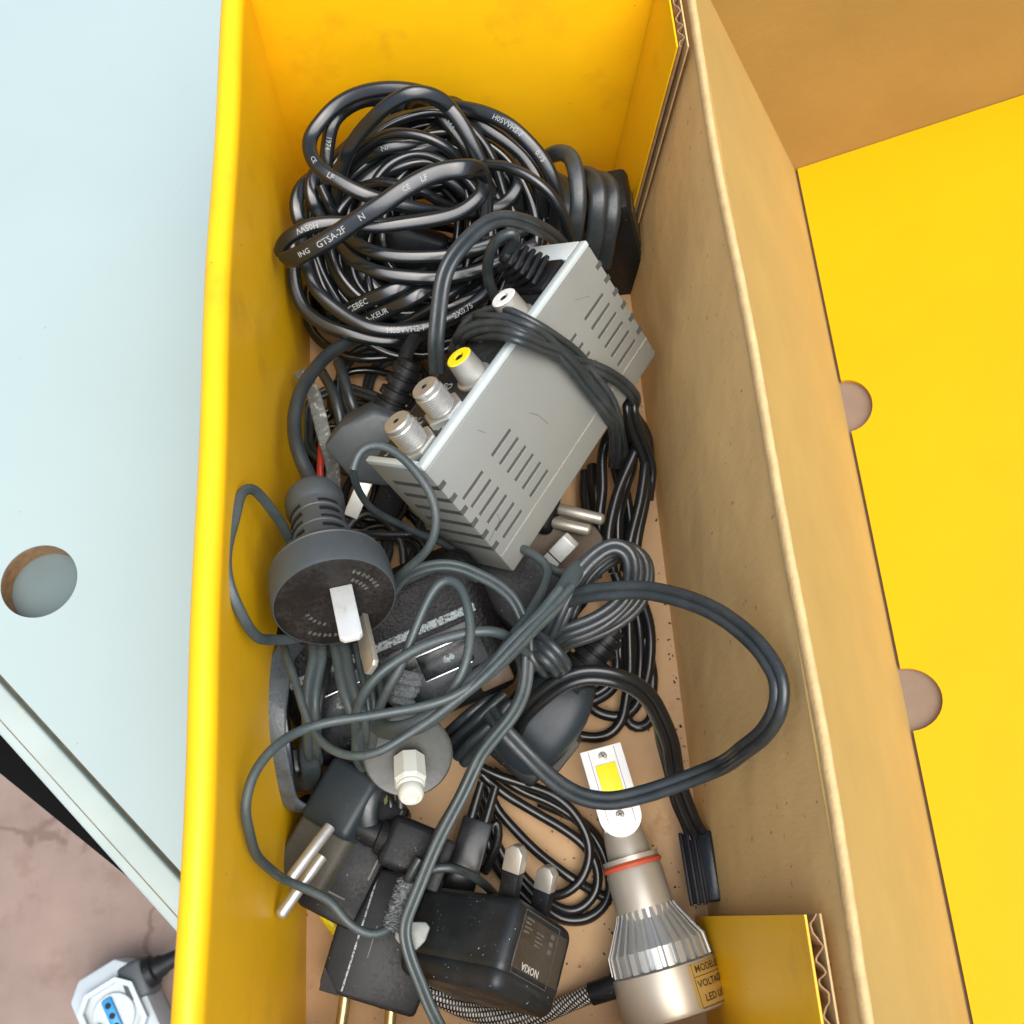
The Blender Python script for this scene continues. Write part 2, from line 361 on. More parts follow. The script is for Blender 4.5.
def text_mesh(txt, size, bold=0.0):
    cu = bpy.data.curves.new('t', 'FONT'); cu.body = txt; cu.size = size; cu.resolution_u = 2
    cu.align_x = 'CENTER'; cu.align_y = 'CENTER'; cu.offset = bold; cu.fill_mode = 'FRONT'
    o = bpy.data.objects.new('t', cu); COL.objects.link(o)
    dg = bpy.context.evaluated_depsgraph_get(); me = bpy.data.meshes.new_from_object(o.evaluated_get(dg))
    bm = BM(); bm.from_mesh(me)
    bpy.data.objects.remove(o); bpy.data.curves.remove(cu); bpy.data.meshes.remove(me)
    bmesh.ops.subdivide_edges(bm, edges=[e for e in bm.edges if e.calc_length() > size * .25], cuts=2)
    return bm
def text_flat(txt, size, Mx, m, parent, name='lettering', bold=0.03, depth=0.0):
    bm = text_mesh(txt, size, bold * size); bm.transform(Mx)
    if bm.faces:
        pass
    return obj(name, bm, m, parent, smooth=0)
def text_cable(txt, size, key, px, py, rad, half, m, parent, bold=0.0, shift=0.0):
    fr = PATHS[key]
    i0 = min(range(len(fr)), key=lambda i: (proj(fr[i][0])[0] - px) ** 2 + (proj(fr[i][0])[1] - py) ** 2)
    bm = text_mesh(txt, size * .86, bold * size)
    cum = [0.0]
    for a, b in zip(fr, fr[1:]): cum.append(cum[-1] + (b[0] - a[0]).length)
    for v in bm.verts:
        s = cum[i0] + v.co.x
        i = max(0, min(len(fr) - 2, next((k for k in range(len(cum) - 1) if cum[k + 1] > s), len(fr) - 2)))
        t = (s - cum[i]) / max(1e-6, cum[i + 1] - cum[i])
        q = fr[i][0].lerp(fr[i + 1][0], t); T = fr[i][1].lerp(fr[i + 1][1], t).normalized()
        nn = fr[i][2].lerp(fr[i + 1][2], t); nn = (nn - T * nn.dot(T)).normalized(); B = nn.cross(T)
        y = v.co.y + shift
        d = max(0.0, half - rad)                       # flat part, then round shoulders
        if abs(y) <= d: w = q + B * y + nn * (rad + .12)
        else:
            sg = 1 if y > 0 else -1; a = (abs(y) - d) / rad
            w = q + B * (sg * (d + (rad + .12) * math.sin(a))) + nn * ((rad + .12) * math.cos(a))
        v.co = w
    return obj('lettering', bm, m, parent, smooth=0)

# ================================================================== SETTING: ground, table, power strip
bm = BM(); GZ = -430.0
t = BM(); bmesh.ops.create_grid(t, x_segments=2, y_segments=2, size=6000); join(bm, t, Matrix.Translation((0, 0, GZ)))
g = obj('floor', bm, M['ground'], None, 0); g['kind'] = 'structure'

TZ = -4.0
E0, E1 = P(0, 674, TZ), P(171, 861, TZ)
e = (E1 - E0).normalized(); o_ = V((e.y, -e.x, 0))
if o_.dot(P(40, 760, TZ) - E0) < 0: o_ = -o_
MT = frame(E0, e, -o_)           # x along the edge, y inward
table = thing('table', 'white laminate table with a round cable hole, standing under the yellow box', 'table', (E0.x, E0.y, GZ))
hc = MT.inverted() @ P(39, 581, TZ); hr = (P(77, 581, TZ) - P(39, 581, TZ)).length * 1.0
circ = [(hc.x + hr * math.cos(a), hc.y + hr * math.sin(a)) for a in [2 * math.pi * i / 72 for i in range(72)]]
zs = 1 if MT.to_3x3().col[2].z > 0 else -1
def zr(a, b): return (a * zs, b * zs) if zs > 0 else (b * zs, a * zs)
MTz = MT
bm = BM(); prism(bm, MTz, [(-500, 0), (750, 0), (750, 800), (-500, 800)], *zr(-10, 0), holes=[circ]); obj('table_top', bm, M['table'], table, 30)
bm = BM()
t = BM(); n = 72
r0 = [t.verts.new((hc.x + (hr - .15) * math.cos(2 * math.pi * i / n), hc.y + (hr - .15) * math.sin(2 * math.pi * i / n), -0.6 * zs)) for i in range(n)]
r1 = [t.verts.new((v.co.x, v.co.y, -10.6 * zs)) for v in r0]
for i in range(n): t.faces.new((r0[i], r1[i], r1[(i + 1) % n], r0[(i + 1) % n]))
join(bm, t, MTz); obj('hole_edge', bm, M['chip'], table, 60)
bm = BM(); box(bm, MTz, (-500, 2, min(zr(-17, -10.2))), (750, 800, max(zr(-17, -10.2)))); obj('lower_board', bm, M['lower'], table)
wst = abs((MT.inverted() @ P(60, 802, -7)).y)
bm = BM(); box(bm, MTz, (-500, -wst + 1, min(zr(-20, -9))), (750, 1.8, max(zr(-20, -9)))); obj('edge_core', bm, M['groove'], table)
bm = BM(); box(bm, MTz, (-500, -wst, min(zr(-19, -2.5))), (750, -2.6, max(zr(-19, -2.5))), 1.2, 3)
tr = obj('edge_trim', bm, M['trim'], table)
bm = BM(); box(bm, MTz, (-500, -wst + 3.4, min(zr(-2.45, -2.3))), (750, -wst + 3.75, max(zr(-2.45, -2.3)))); obj('trim_seam', bm, M['groove'], tr)
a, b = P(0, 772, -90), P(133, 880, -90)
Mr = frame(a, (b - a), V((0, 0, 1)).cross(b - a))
bm = BM(); box(bm, Mr, (-200, 0, -3), ((b - a).length, 30, 3), .6); obj('dark_bar', bm, M['dull_black'], table)  # thin flat black bar below the table edge
for (x, y) in ((-400, 700), (650, 700), (650, 120), (-400, 120)):
    q = MT @ V((x, y, 0)); bm = BM(); box(bm, Matrix.Translation((q.x, q.y, 0)), (-20, -20, GZ), (20, 20, -24), 2); obj('leg', bm, M['dull_black'], table)

# power strip on the floor
zc = GZ + 42
C0 = P(116, 1012, zc)
xd = idir(C0, 0.43, 0.90); xd.z = 0; xd.normalize(); yd = V((0, 0, 1)).cross(xd)
C0 = P(112, 1016, zc); MP = frame((C0.x, C0.y, GZ), xd, yd) @ Matrix.Diagonal((.8, .8, 1, 1))
strip = thing('power_strip', 'white power strip with a blue three-hole socket, on the stone floor', 'power strip', (C0.x, C0.y, GZ))
def oct_(cx, w, h, c): return [(cx - w + c, -h), (cx + w - c, -h), (cx + w, -h + c), (cx + w, h - c), (cx + w - c, h), (cx - w + c, h), (cx - w, h - c), (cx - w, -h + c)]
bm = BM(); prism(bm, MP, oct_(70, 112, 30, 13), 0, 36, 3); obj('body', bm, M['socket'], strip)
for cx in (0, 62):
    bm = BM()
    outer = oct_(cx, 27, 25, 11); inner = oct_(cx, 23, 21, 9)
    prism(bm, MP, outer, 36.1, 42, 0, holes=[inner]); rim = obj('socket_rim', bm, M['socket'], strip)
    bm = BM(); prism(bm, MP, inner, 36.3, 37); obj('socket_well', bm, M['socket_in'], strip)
    bm = BM(); lathe(bm, MP @ Matrix.Translation((cx, 0, 37.2)), [(0, 18), (1.2, 18), (1.8, 17.4)]); obj('socket_face', bm, M['socket'], strip)
    bm = BM(); box(bm, MP, (cx - 15, -4.4, 39.2), (cx + 15, 4.4, 41.5), 1.6); ins = obj('socket_insert', bm, M['blue'], strip)
    for k in (-9, 0, 9):
        bm = BM(); lathe(bm, MP @ Matrix.Translation((cx + k, 0, 41.6)), [(0, 2.6), (.1, 2.6)], 16); obj('hole', bm, M['slot'], ins)
bm = BM(); t = BM(); bmesh.ops.create_icosphere(t, subdivisions=2, radius=5)
for v in t.verts: v.co *= 0.7 + random.random() * .5
join(bm, t, MP @ Matrix.Translation((4, -14.5, 41))); tag(obj('lint_clump', bm, M['lint_spot']), 'small green lint clump in the socket of the white power strip', 'lint')
# black plug beside the strip
q0 = P(126, 985, GZ + 30); q1 = P(168, 962, GZ + 34)
Mq = frame(q0, q1 - q0, V((0, 0, 1)).cross(q1 - q0)) @ Matrix.Diagonal((.8, .72, .72, 1))
pl = thing('power_plug', 'black power plug plugged into the white strip on the floor', 'plug', (q0.x, q0.y, GZ))
bm = BM(); box(bm, Mq, (-2, -19, -22), (22, 17, 10), 5, 3); obj('body', bm, M['plug_grey'], pl)
bm = BM(); lathe(bm, Mq @ Matrix.Rotation(R(90), 4, 'Y') @ Matrix.Translation((0, 0, 22)), [(0, 15), (6, 14), (8, 11), (14, 10), (16, 8.5), (30, 7), (46, 5)], 24); obj('strain_relief', bm, M['matte'], pl)
cab('cord', [tuple(Mq @ V((60, 0, 0))), tuple(Mq @ V((85, -6, -12))), tuple(Mq @ V((130, 10, -26))), tuple(Mq @ V((190, 60, -26)))], prof_round(4), M['matte'], parent=pl, raw=True, inside=False)

# ================================================================== THE BOX
bx = thing('cardboard_box', 'open yellow and brown cardboard box holding the heap of plugs and cables', 'box', (0, 130, -3.5))
HB = 130.0
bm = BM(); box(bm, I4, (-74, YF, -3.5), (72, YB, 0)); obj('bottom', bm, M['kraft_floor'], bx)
def wall(name, m, poly, y0, y1, axis='y', parent=bx, bev=0):
    bm = BM()
    Mx = Matrix(((1, 0, 0, 0), (0, 0, 1, 0), (0, 1, 0, 0), (0, 0, 0, 1))) if axis == 'y' else Matrix(((0, 0, 1, 0), (1, 0, 0, 0), (0, 1, 0, 0), (0, 0, 0, 1)))
    prism(bm, Mx, poly, y0, y1, bev); return obj(name, bm, m, parent)
# left wall: rolled-over double wall with a rounded rim
arc = lambda cx, cz, rx, rz, a0, a1, n: [(cx + rx * math.cos(R(a0 + (a1 - a0) * i / n)), cz + rz * math.sin(R(a0 + (a1 - a0) * i / n))) for i in range(n + 1)]
def wavy_wall(name, m, outline, ys, dx, parent):
    t = BM(); rings = []
    for y in ys: rings.append([t.verts.new((x + dx(x, z, y), y, z)) for x, z in outline])
    k = len(outline)
    for A, B_ in zip(rings, rings[1:]):
        for j in range(k): t.faces.new((A[j], A[(j + 1) % k], B_[(j + 1) % k], B_[j]))
    t.faces.new(rings[0][::-1]); t.faces.new(rings[-1]); bmesh.ops.recalc_face_normals(t, faces=t.faces[:])
    return obj(name, t, m, parent, 40)
zz = [10, 30, 50, 70, 90, 108]
out = [(-79.4, -3.5), (XL, -3.5)] + [(XL, z) for z in zz] + [(-71.6, 124)] + arc(-75.5, 126.2, 3.9, 3.6, 0, 180, 8)[0:] + [(-79.4, 122)] + [(-79.4, z) for z in zz[::-1]]
wavy_wall('left_wall', M['yellow'], out, [YF + (YB - YF) * i / 40 for i in range(41)],
          lambda x, z, y: (0.5 * math.sin(y * .021 + 1) + .3 * math.sin(y * .06)) * (z > 5) * min(1, z / 120), bx)
# back wall (same rolled-over card)
bm = BM(); box(bm, I4, (-74, YB, -3.5), (80, YB + 6, HB + 5), 1.2)
obj('back_wall', bm, M['yellow'], bx)
bm = BM(); box(bm, I4, (-74, YF - 6, -3.5), (80, YF, 62), 1.2); obj('low_front_wall', bm, M['yellow'], bx)  # unseen wall, kept low to let light into the box
# right wall, leaning out a little, then the fold
out = [(69.6, -3.5), (72.4, -3.5)] + [(72.6 + 9.1 * z / 130, z) for z in (30, 60, 90, 120)] + [(80.9, 126.6)] + [(79.4, 127.0)] + [(70 + 9.1 * z / 130, z) for z in (120, 90, 60, 30)]
wob = lambda x, z, y: (0.7 * math.sin(y * .017 + .6) + .35 * math.sin(y * .05)) * max(0, min(1, z / 120))
wavy_wall('right_wall', M['kraft'], out, [YF + (YB + 2 - YF) * i / 40 for i in range(41)], wob, bx)
out = arc(80.3, 128.0, 1.5, 2.5, 190, -10, 12)
ys = [-60 + 400 * i / 130 for i in range(131)]
rr = [random.uniform(-.07, .07) for _ in ys]
wavy_wall('fold_crease', M['crease'], out, ys, lambda x, z, y: wob(x, z, y) + rr[min(130, max(0, int((y + 60) / 400 * 130)))], bx)
# lid: sloping side, floor panel with thumb notches, end panel
YL = 307.2
lid = bx
cA = V((81.6, 0, 128.0)); cB = V((150.1, 0, 10.2))
dv = (cB - cA).normalized(); nv = V((0, 1, 0)).cross(dv); nv = nv if nv.z > 0 else -nv
bm = BM()
Mx = frame((cA.x, -75, cA.z), dv, (0, 1, 0))
nz = 1 if Mx.to_3x3().col[2].z > 0 else -1
lw = (cB - cA).length
prism(bm, Mx, [(0, 0), (lw + 6, 0), (lw + 6, YL + 75 + .4), (0, YL + 75 + .4)], *((-2.6, 0) if nz > 0 else (0, 2.6))); obj('lid_side', bm, M['kraft_lid'], bx)
c2 = V((237.1, 0, 50.4)); dl = (c2 - cB).normalized()
Ml = frame((cB.x + .6, -75, cB.z + 1.5), dl, (0, 1, 0)); nz = 1 if Ml.to_3x3().col[2].z > 0 else -1
Mli = Ml.inverted()
def lidpt(px, py):
    r = ray(px, py); N = Ml.to_3x3().col[2]; p0 = Ml.translation
    return Mli @ (CAMP + r * ((p0 - CAMP).dot(N) / r.dot(N)))
edge = [(0, -0)]
LWd = 170.0
for (pa, pb, pt) in (((905, 668), (922, 730), (942, 694)), ((840, 381), (853, 431), (873, 404))):
    A_, B_, T_ = lidpt(*pa), lidpt(*pb), lidpt(*pt)
    yc = (A_.y + B_.y) / 2; hy = abs(A_.y - B_.y) / 2; dx = T_.x
    edge += [(0, yc - hy)] + [(dx * math.cos(a), yc + hy * math.sin(a)) for a in [R(-80 + 160 * i / 14) for i in range(15)]] + [(0, yc + hy)]
edge += [(0, YL + 75 - .6)]
poly = edge + [(LWd, YL + 75 - .6), (LWd, 0)]
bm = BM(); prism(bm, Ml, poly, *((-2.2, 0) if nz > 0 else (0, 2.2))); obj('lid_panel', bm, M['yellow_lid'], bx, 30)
bm = BM(); box(bm, Ml, (-3, 0, min(-4.6 * nz, -2.6 * nz)), (LWd, YL + 75 - .6, max(-4.6 * nz, -2.6 * nz))); obj('lid_backing', bm, M['kraft_back'], bx)
# end panel of the lid
e0 = V((92.8 - 12, YL, 127)); 
Me = Matrix(((1, 0, 0, 0), (0, 0, 1, 0), (0, 1, 0, 0), (0, 0, 0, 1)))
zE = lambda x: cB.z + (x - cB.x) * (c2.z - cB.z) / (c2.x - cB.x)
bm = BM(); prism(bm, Me, [(79.5, 124), (cB.x - 3, cB.z - 6), (300, zE(300) - 5), (300, 215), (180, 215), (79.5, 180)], YL - .2, YL + 3); obj('lid_end_panel', bm, M['kraft_end'], bx)
# corner flaps of corrugated card
def flap(y0, y1, zt, x0, lean, nm='dust_flap'):
    def X(z): return x0 + lean * z / 130
    bm = BM(); N = 24
    def sheet(xo, th, wave=None):
        t = BM(); ya = [y0 + (y1 - y0) * i / 60 for i in range(61)]
        vs = [[t.verts.new((X(z) + xo + dx_ + (wave(y) if wave else 0) , y, z)) for y in ya] for dx_, z in ((0, .6), (0, zt), (th, zt), (th, .6))]
        for a in range(4):
            A, B_ = vs[a], vs[(a + 1) % 4]
            for i in range(60): t.faces.new((A[i], A[i + 1], B_[i + 1], B_[i]))
        t.faces.new([vs[a][0] for a in range(4)]); t.faces.new([vs[a][-1] for a in range(4)][::-1])
        bmesh.ops.recalc_face_normals(t, faces=t.faces[:]); return t
    f = obj(nm, sheet(0, .55), M['yellow'], bx, 40)
    obj('fluting', sheet(1.9, .4, lambda y: (1.0 + .2 * math.sin(y * .9)) * math.sin(2 * math.pi * y / 6.2 + .8 * math.sin(y * .37)) + .12 * math.sin(y * 3.1)), M['flute'], f, 60)
    obj('back_liner', sheet(3.7, .5), M['crease'], f, 40)
flap(264.5, YB - .3, 128, 64.6, 8.2)
flap(YF + .3, -4.4, 122, 64.8, 6.8)

# ================================================================== COILED POWER CORD (top)
def zcoil(py): return 96 - (py - 90) * 52 / 260
zv1 = (270, 60, 2.56)
FL = prof_flat(5.4, 3.4); RD = prof_round(1.95)
coil = thing('coiled_lead', 'thick coil of glossy black power cord with white printing, against the yellow back wall', 'power cord', (-14, 240, 0))
rnd = random.Random(11)
cc = V((-17, 240, 66)); ax = V((1, 0, 0)); ay = V((.05, .82, .57)).normalized(); an = ax.cross(ay)
for k in range(40):
    sx = rnd.uniform(.22 if k % 4 == 0 else .5, 1.04); sy = rnd.uniform(.30 if k % 4 == 0 else .5, 1.0); off = -40 + 36 * k / 39; ph = rnd.uniform(0, 6.3); tx = rnd.uniform(-4, 4); ty = rnd.uniform(-3, 3); w1 = rnd.uniform(0, 6.28)
    pts = []
    for i in range(14):
        a = 2 * math.pi * i / 14
        q = cc + ax * (tx + (43 * sx) * math.cos(a + ph) + 2.5 * math.sin(2 * a + w1)) + ay * (ty + 45 * sy * math.sin(a + ph) + 2 * math.cos(3 * a + w1)) + an * (off + 3.5 * math.sin(a + w1) + 2 * math.sin(2 * a + ph))
        pts.append((q.x, q.y, max(q.z, 3), 40 * math.sin(a + w1)))
    cab('loop', pts, FL if k % 3 == 1 else RD, M['cord'], parent=coil, raw=True, closed=True, r=3.0)
for k in range(14):
    c0 = P(rnd.uniform(385, 430), rnd.uniform(265, 310), 10 + k * .8); pts = []; r1, r2, w1 = rnd.uniform(22, 36), rnd.uniform(16, 28), rnd.uniform(0, 6.28)
    for i in range(12):
        a = 2 * math.pi * i / 12; pts.append((c0.x + r1 * math.cos(a) + 2 * math.sin(2 * a + w1), c0.y + r2 * math.sin(a) + 2 * math.cos(3 * a + w1), max(2, 10 + k * .9 + 4 * math.sin(a + w1))))
    cab('loop', pts, RD, M['cord'], parent=coil, raw=True, closed=True, r=1.6)
qp = P(405, 245, 46)
bm = BM(); box(bm, frame(qp, idir(qp, .9, .3, 0), idir(qp, -.3, .9, -15)), (-14, -9, -9), (16, 9, 5), 3, 3); plg = obj('plug_body', bm, M['matte'], coil)
bm = BM(); box(bm, frame(qp, idir(qp, .9, .3, 0), idir(qp, -.3, .9, -15)), (-19, -7, -2), (-13, -2, 2), .4); obj('pin', bm, M['pin'], coil)
CS = {
 'a': ([(545, 470, -1), (556, 370, 2), (545, 280, 5), (505, 190, 7), (455, 125, 8), (400, 88, 8), (345, 72, 7), (280, 72, 6), (205, 98, 5), (140, 145, 5), (98, 200, 7), (115, 265, 11), (180, 312, 13), (260, 348, 13), (350, 378, 10), (430, 392, 5), (510, 388, 0), (600, 368, -4), (640, 320, -6), (620, 260, -9)], FL),
 'b': ([(160, 400, -5), (170, 330, 0), (185, 270, 3), (215, 215, 6), (262, 150, 9), (318, 103, 11), (372, 84, 12), (430, 100, 10), (480, 150, 6), (520, 215, 1), (530, 300, -4)], FL),
 'c': ([(150, 420, -8), (180, 290, -4), (260, 205, 2), (330, 185, 5), (400, 198, 6), (460, 232, 5), (500, 275, 1), (530, 330, -6)], RD),
 'c2': ([(170, 330, -8), (230, 265, -5), (300, 225, -2), (380, 205, -4), (440, 160, -7), (480, 125, -9)], FL),
 'c3': ([(200, 390, -9), (260, 310, -6), (330, 275, -4), (420, 265, -5), (500, 300, -8)], RD),
 'd': ([(330, 150, -16), (400, 108, -9), (480, 120, -2), (560, 142, 1), (632, 180, 3), (692, 245, 3), (725, 320, 1), (735, 380, -3), (720, 450, -8)], FL),
 'd2': ([(400, 130, -14), (470, 112, -7), (520, 150, -4), (600, 205, -3), (655, 255, -3), (695, 320, -3), (700, 400, -7)], FL),
 'd3': ([(500, 160, -8), (560, 200, -7), (610, 260, -8), (640, 330, -9), (640, 400, -12)], FL),
 'd4': ([(350, 120, -12), (410, 105, -4), (455, 165, -2), (500, 225, -3), (540, 300, -5)], FL),
 'f': ([(535, 270, 6), (590, 268, 9), (645, 285, 11), (700, 330, 12), (745, 385, 10), (770, 460, 4)], RD),
 'g1': ([(150, 400, -8), (185, 440, -2), (235, 478, 3), (330, 500, 5), (450, 503, 4), (560, 472, 1), (660, 430, -4)], FL),
 'g2': ([(180, 470, -2), (205, 505, 2), (260, 535, 5), (360, 556, 6), (480, 552, 4), (600, 515, 0), (680, 470, -4)], FL),
 'g3': ([(80, 450, 0), (95, 530, 4), (130, 600, 7), (200, 660, 9), (290, 690, 10), (370, 690, 9), (440, 672, 7), (505, 638, 4), (565, 588, 0)], prof_flat(5.2, 3.8)),
 'g4': ([(62, 470, -4), (60, 560, -2), (85, 630, 0), (140, 680, 2), (210, 702, 3), (320, 716, 2), (400, 725, -2)], FL),
 'h1': ([(155, 665, -3), (230, 628, 1), (330, 580, 3), (400, 545, -2)], prof_flat(6, 3.5)),
 'h2': ([(190, 690, -4), (270, 655, 0), (390, 595, 3), (440, 560, -2)], prof_flat(6, 3.5)),
 'h3': ([(310, 690, -3), (380, 655, 0), (450, 610, 2), (500, 570, -2)], RD),
 'v1': ([(360, 150, -14), (270, 100, -8), (205, 115, -3), (160, 160, 0), (146, 215, -1), (140, 280, -2), (148, 340, -4), (180, 400, -8)], FL),
 'v2': ([(190, 250, -8), (135, 268, -5), (108, 305, -2), (105, 350, -1), (130, 400, -3), (190, 440, -8)], FL),
 'v3': ([(160, 300, -9), (110, 300, -5), (75, 330, -2), (62, 380, 0), (80, 430, -1), (110, 480, -6)], FL),
 'v4': ([(130, 320, 1), (150, 370, 0), (180, 420, -4)], RD),
 'i1': ([(220, 330, -2), (300, 312, 2), (380, 330, 3), (450, 372, -2), (520, 385, -8)], RD),
 'i2': ([(520, 290, -6), (560, 330, -4), (575, 390, -8)], FL),
 'e': ([(520, 285, 17, 0), (550, 300, 16, 0), (548, 335, 15, 0), (505, 375, 15, 0), (420, 408, 15, 0), (300, 425, 16, 0), (180, 415, 17, 0), (95, 430, 18, 0), (35, 465, 17, 20), (22, 495, 15, 60)], FL),
 'e2': ([(40, 512, 18, 40), (62, 508, 21, 0), (110, 480, 23, 0), (180, 440, 24, 0), (260, 388, 25, 0), (350, 326, 25, 0), (430, 290, 25, 0), (500, 280, 24, 0), (530, 280, 20, 30), (548, 300, 16, 80)], prof_flat(6.8, 3.6)),
}
loops = {}
for k, (pts, pr) in CS.items():
    loops[k] = cab('loop', pts, pr, M['cord'], view=zv1, parent=coil, zf=zcoil, key=k)
def zt1(u, v): return 270 + u / 2.56, 60 + v / 2.56
for txt, k, u, v, sz, rad, half in (('GTSA-2F', 'e2', 162, 452, 3.7, 1.8, 3.4), ('N', 'e2', 238, 402, 3.6, 1.8, 3.4), ('CE', 'e2', 345, 330, 2.8, 1.8, 3.4), ('LF', 'e2', 390, 308, 3.2, 1.8, 3.4), ('ING', 'e2', 88, 495, 3.0, 1.8, 3.4),
        ('H05VVH2-F', 'g3', 350, 692, 3.4, 1.9, 2.6), ('2X0.75', 'g3', 492, 645, 3.4, 1.9, 2.6), ('CEBEC', 'h1', 235, 626, 3.6, 1.75, 3.0), ('A-KEUR', 'h2', 280, 650, 3.4, 1.75, 3.0),
        ('LF', 'a', 155, 295, 3.2, 1.75, 2.7), ('CE', 'a', 118, 265, 2.6, 1.75, 2.7), ('H05VV', 'e', 95, 430, 3.2, 1.75, 2.7), ('1974', 'v1', 148, 205, 3.0, 1.75, 2.7), ('KEMA', 'd4', 455, 165, 3.2, 1.75, 2.7), ('0.75', 'd', 692, 245, 3.0, 1.75, 2.7), ('H05VVH2-F', 'd', 610, 168, 3.0, 1.75, 2.7), ('NF', 'c2', 300, 225, 3.0, 1.75, 2.7)):
    x, y = zt1(u, v)
    text_cable(txt, sz, k, x, y, rad, half, M['print_white'], loops[k], bold=0.006)

# second grey hank rising beside it, behind the silver box
hank = thing('extension_cord', 'grey-black cord looped over in the back right corner behind the silver box', 'power cord', (50, 240, 0))
zv2 = (440, 90, 5.12)
for pts, pr in (([(530, 400, 52), (545, 345, 62), (600, 318, 70), (665, 345, 74), (703, 430, 74), (712, 560, 70), (695, 700, 62), (680, 800, 52), (640, 900, 40)], prof_flat(6.4, 3.8)),
                ([(690, 470, 52), (735, 435, 60), (785, 455, 66), (812, 550, 66), (800, 670, 60), (778, 800, 50), (760, 900, 40)], prof_flat(7.2, 3.8)),
                ([(770, 480, 50), (830, 465, 58), (878, 520, 62), (885, 640, 58), (855, 760, 50), (830, 900, 38)], prof_flat(7.2, 3.8)),
                ([(660, 480, 40), (700, 520, 48), (740, 560, 48), (750, 700, 42), (740, 850, 34)], prof_flat(6.4, 3.8)),
                ([(580, 450, 40), (640, 500, 46), (660, 600, 46), (650, 760, 38)], prof_flat(6.4, 3.8))):
    cab('loop', pts, pr, M['twin'], view=zv2, parent=hank)
# flat black brick standing in the corner
q = P(612, 176, 58); 
bk = thing('adapter_brick', 'black adapter brick standing upright in the back right corner', 'adapter', (58, 262, 0))
q0, q1 = P(596, 178, 62), P(612, 172, 62)
Mk = frame(P(618, 200, 60), idir(q, .25, .97, -50), idir(q, 1, -.1, 0))
bm = BM(); box(bm, Mk, (0, -16, -16), (62, 4, 4), 2.5); obj('body', bm, M['matte'], bk)
bm = BM(); box(bm, Mk, (10, 3.2, -12), (50, 4.5, -1), .5); obj('label_plate', bm, M['brown_face'], bk)

# ================================================================== SILVER MODULATOR
A, B, C, D = V((41.38, 212.43, 94)), V((67.86, 191.94, 54)), V((8.68, 107.41, 60)), V((-17.8, 128.37, 100))
Lx = ((A - D) + (B - C)).normalized(); W = ((B - A) + (C - D)); W = (W - Lx * W.dot(Lx)).normalized()
MM = frame(D, Lx, W)            # x along the length, y down the face, z = out of face or in
fz = 1 if MM.to_3x3().col[2].z > 0 else -1
ML, MW, MD = 103.0, 52.2, 30.0
def mz(a, b): return (min(a * fz, b * fz), max(a * fz, b * fz))
mod = thing('rf_modulator', 'silver metal modulator box with vent slots and four antenna and audio sockets', 'electronics box', (12, 160, 20))
bm = BM()
# casing as panels so the connector side is a true recess
def pbox(x0, x1, y0, y1, z0, z1, bev=.5): a, b = mz(z0, z1); box(bm, MM, (x0, y0, a), (x1, y1, b), bev)
t = BM()
pbox(0, ML, 0, MW, -MD, 0, 1.0)
case = obj('casing', bm, M['casing'], mod)
bm = BM(); pbox(2.6, ML - 9.5, -.35, .6, -MD + 1.5, -3.6, .1); panel = obj('connector_panel', bm, M['panel'], mod)
bm = BM(); pbox(0, ML, -2.2, .2, -3.4, -.02, .6); pbox(ML - 9.3, ML, -2.2, .1, -MD, -3.5, .5); pbox(0, 2.4, -2.2, .1, -MD, -3.5, .5); obj('rim', bm, M['casing_lit_rim'], mod)
bm = BM(); pbox(.4, ML - .4, MW - 8.6, MW - 8.1, -.2, .1, 0); obj('seam', bm, M['silver_line'], mod)
# vent slots on the big face
def slots(x0, x1, ys):
    for y in ys:
        bm = BM(); a, b = mz(-.2, .06); box(bm, MM, (x0, y - .55, a), (x1, y + .55, b)); s_ = obj('vent_slot', bm, M['casing_dark'], case)
        bm = BM(); a, b = mz(-.2, .10); box(bm, MM, (x0, y + .56, a), (x1, y + .80, b)); obj('slot_lip', bm, M['silver_line'], s_)
def facept(px, py):
    N = MM.to_3x3().col[2]; r = ray(px, py); return MM.inverted() @ (CAMP + r * ((D - CAMP).dot(N) / r.dot(N)))
def slot_group(view, s0, s5):
    q = [facept(view[0] + u / view[2], view[1] + v / view[2]) for u, v in (*s0, *s5)]
    for i in range(6):
        t_ = i / 5; a0 = q[0].lerp(q[2], t_); a1 = q[1].lerp(q[3], t_)
        slots(min(a0.x, a1.x), max(a0.x, a1.x), [(a0.y + a1.y) / 2])
zv7 = (380, 340, 4.267)
slot_group(zv7, ((555, 380), (478, 495)), ((715, 555), (640, 668)))
slot_group(zv7, ((437, 560), (355, 680)), ((602, 725), (527, 845)))
slot_group((440, 220, 4.267), ((695, 315), (618, 425)), ((832, 512), (758, 620)))
slot_group((440, 220, 4.267), ((580, 485), (503, 600)), ((722, 672), (648, 785)))
for i in range(6):   # notches wrapping onto both ends
    y = 8 + 6.2 * i
    for xa, xb in ((-.12, 3.0), (ML - 3.0, ML + .12)):
        bm = BM(); a, b = mz(-MD + 6, .08); box(bm, MM, (xa, y - .9, a), (xb, y + .9, b)); obj('vent_slot', bm, M['casing_dark'], case)
for (x0, y0, x1, y1, wd) in ((530, 413, 538, 415, .18), (538, 415, 548, 424, .14), (489, 541, 500, 520, .16), (500, 520, 496, 512, .12), (575, 300, 590, 296, .10), (478, 430, 486, 433, .12)):
    p0, p1 = facept(x0, y0), facept(x1, y1); Mx = MM @ frame((p0.x, p0.y, 0), (p1.x - p0.x, p1.y - p0.y, 0), (0, 0, 1))
    bm = BM(); box(bm, Mx, (0, -.06, -wd / 2), ((p1 - p0).length, .06, wd / 2)); obj('scratch', bm, M['casing_dark'], case)
